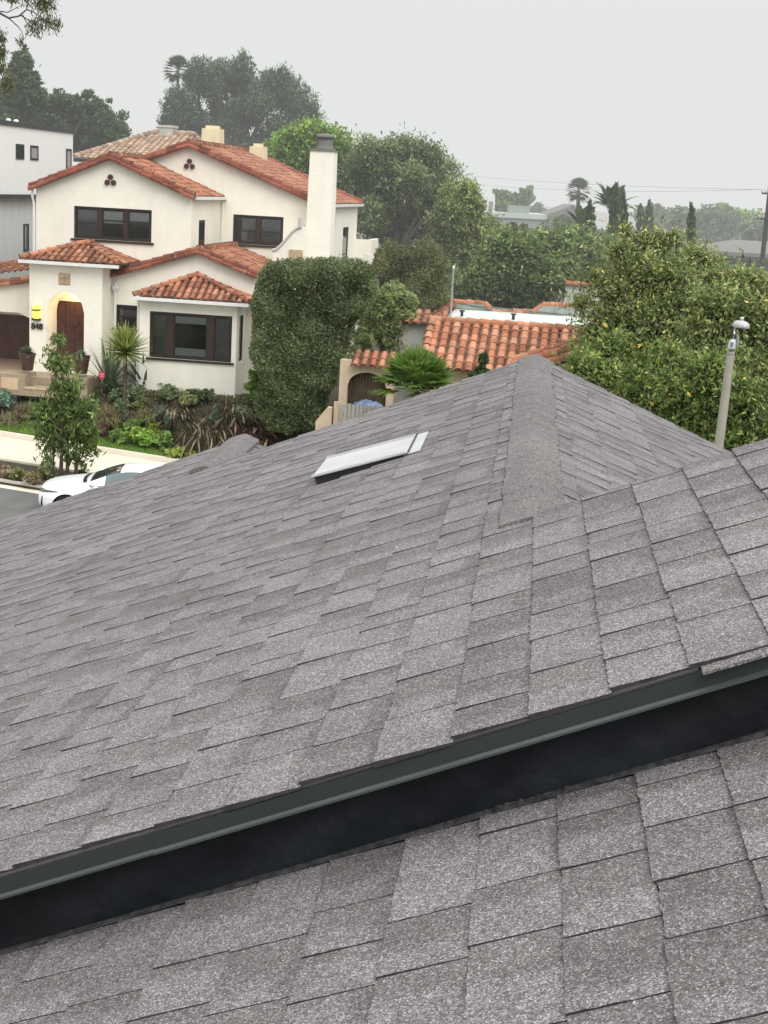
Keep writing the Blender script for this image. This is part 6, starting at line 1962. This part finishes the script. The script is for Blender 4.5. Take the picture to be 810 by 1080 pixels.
yl = [(.17,.21,.055), (.21,.25,.07), (.13,.165,.045), (.25,.26,.09)]
X_, Y_ = ghit(131, 438); Pb = h2w(X_, Y_, gnd(X_, Y_)); ht = at(131, 372, Pb[1])[2]-Pb[2]
rosette('yellow green spiky yucca on a bare trunk by the front door', 0, 0, 260, .98, .105, yl, 61, elev=(-.35, 1.5), droop=.05, name='yucca_tree', cat='yucca', stemh=ht, at_=Pb, stem_r=.065, part='crown')
for i, (lab, px, py, L, pal) in enumerate([('wide dark green agave left of the yucca trunk', 115, 408, 1.7, [(.075,.105,.06), (.10,.135,.075)]), ('dark spiky clump right of the yucca crown', 152, 410, 1.5, [(.05,.07,.045), (.065,.09,.055)])]):
    rosette(lab, px, py, 34, L, .11, pal, 620+i, elev=(.3, 1.4), droop=.08, group=GG)
grass('dark rush like clump in front of the bay window', 203, 408, 300, 1.45, [(.025,.034,.024), (.035,.045,.03)], 631, spread=.5, droop=.18, elev=(.9, 1.5), wid=.02, name='rush_clump')
grass('second dark rush clump left of the bay window', 162, 408, 180, 1.25, [(.03,.04,.026), (.04,.052,.034)], 632, spread=.35, droop=.15, elev=(.9, 1.5), wid=.02, name='rush_clump')
PG = [(.065,.048,.034), (.085,.065,.043), (.045,.036,.026), (.10,.09,.05), (.055,.065,.030)]
PP = [(.25,.20,.14), (.34,.28,.20), (.18,.14,.10)]
grass('large purple brown fountain grass with pale plumes in the middle of the bed', 217, 468, 1700, 1.85, PG, 641, spread=.55, droop=.80, plumes=150, pcols=PP, wid=.011)
grass('purple fountain grass behind the large one under the bay window', 192, 446, 600, 1.25, PG, 642, spread=.4, droop=.75, plumes=60, pcols=PP, wid=.011)
grass('low reddish fountain grass beside the small roof gable', 274, 468, 500, 1.25, [(.10,.055,.04), (.13,.075,.05), (.07,.045,.035)], 643, spread=.6, droop=.7, plumes=60, pcols=PP, wid=.018)
grass('purple grass tuft right of the bay window base', 246, 446, 600, 1.35, PG, 644, spread=.4, droop=.7, plumes=50, pcols=PP, wid=.011)
TN = [(.25,.21,.13), (.20,.17,.10), (.30,.26,.17), (.16,.15,.08)]
grass('straw coloured grass mound behind the young street tree', 113, 443, 700, 1.0, TN, 645, spread=.5, droop=.5, wid=.011, elev=(.3, 1.5))
grass('straw coloured grass mound nearest the left edge', 10, 446, 500, .70, TN, 646, spread=.55, droop=.45, wid=.013, elev=(.3, 1.5))
grass('straw coloured tuft left of the pale boulder', 27, 437, 420, .7, TN, 647, spread=.4, droop=.45, wid=.013, elev=(.3, 1.5))
grass('straw grass tuft right of the yucca trunk', 152, 442, 360, .7, TN, 648, spread=.3, droop=.45, wid=.013, elev=(.3, 1.5))
SH = [('blue green succulent mound at the left edge of the garden', 8, 430, 15, 9, 900, .15, .09, 'blue'), ('grey green mound right of the blue succulents', 36, 422, 10, 7, 500, .12, .05, 'grey'), ('low green shrub in front of the entry step', 47, 442, 11, 8, 700, .12, .06, 'mid'),
      ('small green shrub under the red sign', 116, 414, 10, 7, 600, .12, .07, 'dark'), ('mixed green shrub right of the red sign', 140, 424, 12, 8, 700, .13, .06, 'grey'), ('dark leafy shrub below the yucca', 108, 462, 11, 8, 700, .12, .07, 'purple'),
      ('bright green leafy clump behind the lawn strip', 126, 468, 10, 7, 500, .18, .10, 'mid'), ('lime green leafy plant in the front row', 150, 472, 12, 9, 600, .22, .13, 'bright'), ('bright green leafy plant right of the lime one', 172, 474, 12, 8, 600, .20, .12, 'mid'),
      ('lime yellow flowering groundcover at the front of the bed', 186, 483, 12, 5, 600, .12, .09, 'lime'), ('small lime plant beside the roof edge', 203, 485, 8, 4, 300, .12, .09, 'lime'), ('mint green rounded plant in the middle of the bed', 182, 452, 9, 7, 500, .14, .09, 'blue'),
      ('grey green shrub under the small window', 130, 436, 10, 8, 500, .12, .05, 'grey'), ('olive shrub in the middle of the bed', 155, 452, 12, 8, 700, .13, .06, 'olive'), ('dull green shrub under the bay window', 176, 425, 12, 8, 700, .13, .06, 'grey'),
      ('dark green ivy like shrub at the foot of the bay', 270, 428, 12, 18, 1300, .13, .08, 'mid'), ('dense dark shrub in front of the tall hedge', 298, 452, 26, 20, 3400, .13, .055, 'dark'), ('grey leaved shrub between grass and tall hedge', 258, 452, 14, 10, 900, .12, .05, 'grey'),
      ('dark green shrub at the foot of the tall hedge', 322, 456, 18, 16, 2000, .13, .06, 'mid'), ('tan dry shrub in the parkway at the left edge', 6, 505, 8, 6, 500, .10, .04, 'tan'), ('tan green shrub in the parkway beside the first dry one', 20, 507, 10, 6, 700, .10, .04, 'olive'), ('dry brown shrub in the parkway nearest the car', 36, 512, 10, 6, 700, .10, .04, 'tan'), ('low olive shrub left of the young tree foot', 47, 505, 8, 5, 500, .10, .05, 'olive'),
      ('green filler plant behind the lime plants', 140, 458, 12, 7, 600, .14, .08, 'mid'), ('purple leaved filler plant at the right of the bed', 236, 470, 12, 8, 700, .12, .06, 'purple'), ('reddish shrub behind the middle of the bed', 196, 432, 12, 8, 700, .12, .05, 'olive')]
SH += [('silvery low mound beside the bay window corner', 228, 448, 9, 6, 500, .12, .05, 'blue'), ('pale green mound left of the large fountain grass', 196, 458, 9, 7, 500, .13, .06, 'grey'), ('yellowish shrub right behind the lime leafy plant', 160, 462, 9, 7, 500, .14, .08, 'lime'),
       ('olive mound between yucca trunk and bay window', 146, 434, 9, 7, 500, .12, .05, 'olive'), ('dark low shrub along the bay wall', 212, 424, 14, 6, 700, .12, .06, 'dark'), ('grey green shrub at the foot of the front wall under the small window', 122, 424, 8, 6, 450, .12, .06, 'grey'),
       ('bright green mound at the middle front edge of the bed', 162, 470, 8, 5, 400, .15, .09, 'lime'), ('dull purple mound right of the fountain grass', 250, 462, 10, 8, 600, .12, .05, 'purple'), ('tan dry mound behind the yellow rosette', 210, 456, 9, 7, 600, .10, .035, 'tan'), ('low olive mound left of the boulder by the street tree', 92, 446, 10, 7, 600, .12, .05, 'olive')]
for i, a in enumerate(SH):
    a = list(a); a[3] *= 1.25; a[4] *= 1.35; a[5] = int(a[5]*1.5); shrub(*a, 700+i)
for i, (lab, px, py, L, W, pal, nm) in enumerate([('spiky yellow edged rosette in the front row', 205, 474, .55, .06, [(.30,.30,.10), (.2,.24,.07)], 'agave'), ('small spiky green rosette behind the front row', 145, 452, .50, .05, [(.14,.18,.05), (.2,.22,.06)], 'agave'), ('grey blue rosette near the bay', 170, 440, .45, .09, [(.12,.16,.12), (.16,.20,.15)], 'agave'), ('yellow green strappy plant beside the yucca trunk', 122, 455, .5, .05, [(.25,.27,.06), (.16,.2,.05)], 'agave'), ('pale strappy rosette at the right of the lime plants', 192, 468, .6, .05, [(.28,.27,.12), (.2,.22,.08)], 'agave'), ('small grey rosette in the middle bed', 133, 446, .4, .08, [(.14,.17,.13), (.18,.2,.15)], 'agave')]):
    rosette(lab, px, py, 40, L, W, pal, 760+i, elev=(.1, 1.4), droop=.12, name=nm, group='small rosettes in the front garden')
# leaf litter and low ground cover: uncountable
r = np.random.default_rng(88)
n = 11000
Xs = r.uniform(-4, 14, n); Ys = r.uniform(-4.6, -1.9, n)
ok = ~((Xs < 1.0) & (Ys > -3.9))
Xs, Ys = Xs[ok], Ys[ok]
P = np.array([h2w(x, y, gnd(x, y)+r.uniform(.0, .06)) for x, y in zip(Xs, Ys)])
o = fast_quads('ground_cover', leaf_quads(P, np.tile([0, 0, 1.], (len(P), 1)), .14, .06, r, -.3), mixcol(r, len(P), [(.05,.065,.025), (.07,.07,.035), (.09,.07,.045), (.04,.045,.025)], None, .3), M['leaf']); setp(o, kind='stuff')
n = 26000
Xs = r.uniform(-6, 14, n); Ys = r.uniform(-5.25, -4.15, n)
P = np.array([h2w(x, y, gnd(x, y)+.03) for x, y in zip(Xs, Ys)])
V = []
a = r.uniform(0, 6.28, n); ht_ = r.uniform(.04, .10, n); w_ = .012
dx = np.stack([np.cos(a)*w_, np.sin(a)*w_, np.zeros(n)], 1); tip = np.stack([r.normal(0, .03, n), r.normal(0, .03, n), ht_], 1)
V = np.stack([P-dx, P+dx, P+tip], 1).reshape(-1, 3)
o = fast_quads('lawn_grass', V, mixcol(r, n, [(.08,.13,.03), (.10,.155,.035), (.065,.10,.025)], None, .25), M['leaf'], nper=3); setp(o, kind='stuff')
# parkway mulch plants read as shrubs; small conifer behind the near roof
B = pxblobs([(508,392,9,8,0), (510,380,6,8,0), (506,400,12,10,0)], 39.5)
tree('small_conifer', 'small dark conifer tip in front of the orange tiles', B, base_at(508, 410, 39.5), 2200, .12, .04, 'dark', 801, trunk_r=.05, droop=-.8, core=.3)
# ---- pots, boulders, sign
def pot(label, px, py_base, Yl, s, seed, cols):
    X, Z = hp(px, py_base, Yl)
    P0 = h2w(X, Yl, Z)
    e = empty('plant_pot', P0, 0, label, 'plant pot', 'brown pots on the entry step')
    MB().lathe([(.17*s, 0), (.19*s, .02), (.27*s, .50*s), (.29*s, .55*s), (.30*s, .60*s), (.26*s, .60*s), (.25*s, .54*s), (.0, .53*s)], (0,0,0), 20).build('pot', M['pot'], e, smooth=True)
    return P0 + np.array([0, 0, .55*s]), e
p, e = pot('brown pot with a leafy succulent left of the front door', 29, 390.5, TY-1.5, .92, 1, None)
rosette('leafy green succulent spilling over the left brown pot', 0, 0, 60, .38, .10, [(.08,.11,.06), (.11,.145,.08)], 811, elev=(-.1, 1.4), droop=.25, name='succulent', at_=p)
p, e = pot('brown pot with a blue grey succulent right of the front door', 86, 394, TY-1.4, .95, 2, None)
rosette('blue grey succulent in the right brown pot', 0, 0, 54, .34, .10, [(.09,.12,.11), (.12,.15,.14)], 812, elev=(-.1, 1.4), droop=.25, name='succulent', at_=p)
def boulder(label, px, py, s, seed):
    X, Y = ghit(px, py); r = np.random.default_rng(seed)
    bm = bmesh.new(); bmesh.ops.create_icosphere(bm, subdivisions=3, radius=s)
    for v in bm.verts:
        k = 1+.16*math.sin(v.co.x*9/s*.4+seed)*math.cos(v.co.y*7/s*.4)+.10*math.sin(v.co.z*11/s*.4+seed*2)
        v.co = Vector((v.co.x*1.25*k, v.co.y*k, v.co.z*.72*k))
    me = bpy.data.meshes.new('boulder'); bm.to_mesh(me); bm.free(); me.materials.append(M['rock'])
    me.polygons.foreach_set('use_smooth', [True]*len(me.polygons))
    setp(link('boulder', me, None, h2w(X, Y, gnd(X, Y)+s*.4)), label, 'boulder')
boulder('pale boulder at the edge of the lawn on the left', 26, 441, .15, 1)
boulder('pale boulder right of the young street tree', 104, 447, .17, 2)
boulder('small pale rock in the middle of the bed', 142, 452, .15, 3)
X, Y = ghit(107.5, 415); P0 = h2w(X, Y, gnd(X, Y)); m = mpp(P0[1])
sg = empty('yard_sign', P0, -HY, 'small red yard sign on a stake by the entry step', 'sign')
hS = at(107.5, 391, P0[1])[2]-P0[2]; hB = at(107.5, 400, P0[1])[2]-P0[2]
MB().box(-.02, .02, -.012, .012, -.1, hB+.02).build('stake', M['fencewood'], sg)
w = 3.6*m
MB().prism_y([(-w*.6, hB), (w*.6, hB), (w, hB+(hS-hB)*.35), (w, hS-(hS-hB)*.3), (w*.6, hS), (-w*.6, hS), (-w, hS-(hS-hB)*.3), (-w, hB+(hS-hB)*.35)], -.035, -.014).build('face', M['redsign'], sg)
mb = MB(); hm = (hS+hB)/2
mb.box(-w*.6, w*.6, -.038, -.0355, hm+.02, hm+.045); mb.box(-w*.45, w*.45, -.038, -.0355, hm-.045, hm-.02)
mb.build('lettering', M['modern_white'], sg)
# ================================================================== sky, haze, light, camera
SUN_EL, SUN_AZ = 50, 150      # azimuth: direction the light comes from, degrees clockwise from +y
w = bpy.data.worlds.new('World'); scene.world = w; w.use_nodes = True
nt = w.node_tree; L = nt.links.new
bg = nt.nodes['Background']
sky = N(nt, 'ShaderNodeTexSky', sky_type='NISHITA'); sky.sun_disc = False
sky.sun_elevation = R_(SUN_EL); sky.sun_rotation = R_(SUN_AZ); sky.air_density = 2.0; sky.dust_density = 6.0; sky.ozone_density = 1.0
hs = N(nt, 'ShaderNodeHueSaturation'); hs.inputs['Saturation'].default_value = .12
L(sky.outputs[0], hs.inputs['Color'])
tc = N(nt, 'ShaderNodeTexCoord'); sx = N(nt, 'ShaderNodeSeparateXYZ'); L(tc.outputs['Generated'], sx.inputs[0])
# overcast: bright overhead, a little darker at the horizon
cl = ramp(nt, [(0, (8.0, 8.15, 8.05)), (.12, (8.1, 8.3, 8.2)), (.35, (13.5, 13.8, 13.8)), (1, (24., 24.4, 24.4))]); L(sx.outputs[2], cl.inputs['Fac'])
nz = N(nt, 'ShaderNodeTexNoise'); nz.inputs['Scale'].default_value = 1.6; nz.inputs['Detail'].default_value = 4; L(tc.outputs['Generated'], nz.inputs['Vector'])
rp = ramp(nt, [(.3, .97), (.7, 1.03)]); L(nz.outputs['Fac'], rp.inputs['Fac'])
mu = N(nt, 'ShaderNodeMix', data_type='RGBA', blend_type='MULTIPLY'); mu.inputs[0].default_value = 1; L(cl.outputs[0], mu.inputs[6]); L(rp.outputs[0], mu.inputs[7])
mx = N(nt, 'ShaderNodeMix', data_type='RGBA'); mx.inputs[0].default_value = .94
L(hs.outputs[0], mx.inputs[6]); L(mu.outputs[2], mx.inputs[7]); L(mx.outputs[2], bg.inputs['Color'])
bg.inputs['Strength'].default_value = .1
sd = bpy.data.lights.new('sun', 'SUN'); sd.energy = 2.0; sd.angle = R_(40); sd.color = (1, .98, .93)
so = bpy.data.objects.new('sun', sd); COL.objects.link(so)
az = R_(SUN_AZ); el = R_(SUN_EL)
dvec = Vector((math.sin(az)*math.cos(el), math.cos(az)*math.cos(el), math.sin(el)))
so.rotation_euler = dvec.to_track_quat('Z', 'Y').to_euler(); so.location = (0, -10, 40)
# haze: homogeneous absorbing and glowing air, deterministic fog over the distance
hz = bpy.data.materials.new('haze'); hz.use_nodes = True; nt = hz.node_tree; nt.nodes.remove(nt.nodes['Principled BSDF'])
SG = .0029
va = nt.nodes.new('ShaderNodeVolumeAbsorption'); va.inputs['Color'].default_value = (0, 0, 0, 1); va.inputs['Density'].default_value = SG
em = nt.nodes.new('ShaderNodeEmission'); em.inputs['Color'].default_value = (.79, .805, .795, 1); em.inputs['Strength'].default_value = SG
ad = nt.nodes.new('ShaderNodeAddShader'); nt.links.new(va.outputs[0], ad.inputs[0]); nt.links.new(em.outputs[0], ad.inputs[1])
nt.links.new(ad.outputs[0], nt.nodes['Material Output'].inputs['Volume'])
o = MB().box(-350, 350, 44, 600, -40, 95).build('haze', hz); setp(o, kind='structure')
cd = bpy.data.cameras.new('camera'); co = bpy.data.objects.new('camera', cd); COL.objects.link(co)
cd.sensor_fit = 'HORIZONTAL'; cd.sensor_width = 36; cd.lens = FOC/810*36; cd.clip_start = .05; cd.clip_end = 4000
co.location = (0, 0, ZC)
Rm = Matrix(((CR[0], CU[0], -CF[0]), (CR[1], CU[1], -CF[1]), (CR[2], CU[2], -CF[2])))
co.rotation_euler = Rm.to_euler()
scene.camera = co
scene.view_settings.view_transform = 'Standard'; scene.view_settings.look = 'None'; scene.view_settings.exposure = 0
scene.cycles.max_bounces = 6; scene.cycles.transparent_max_bounces = 8
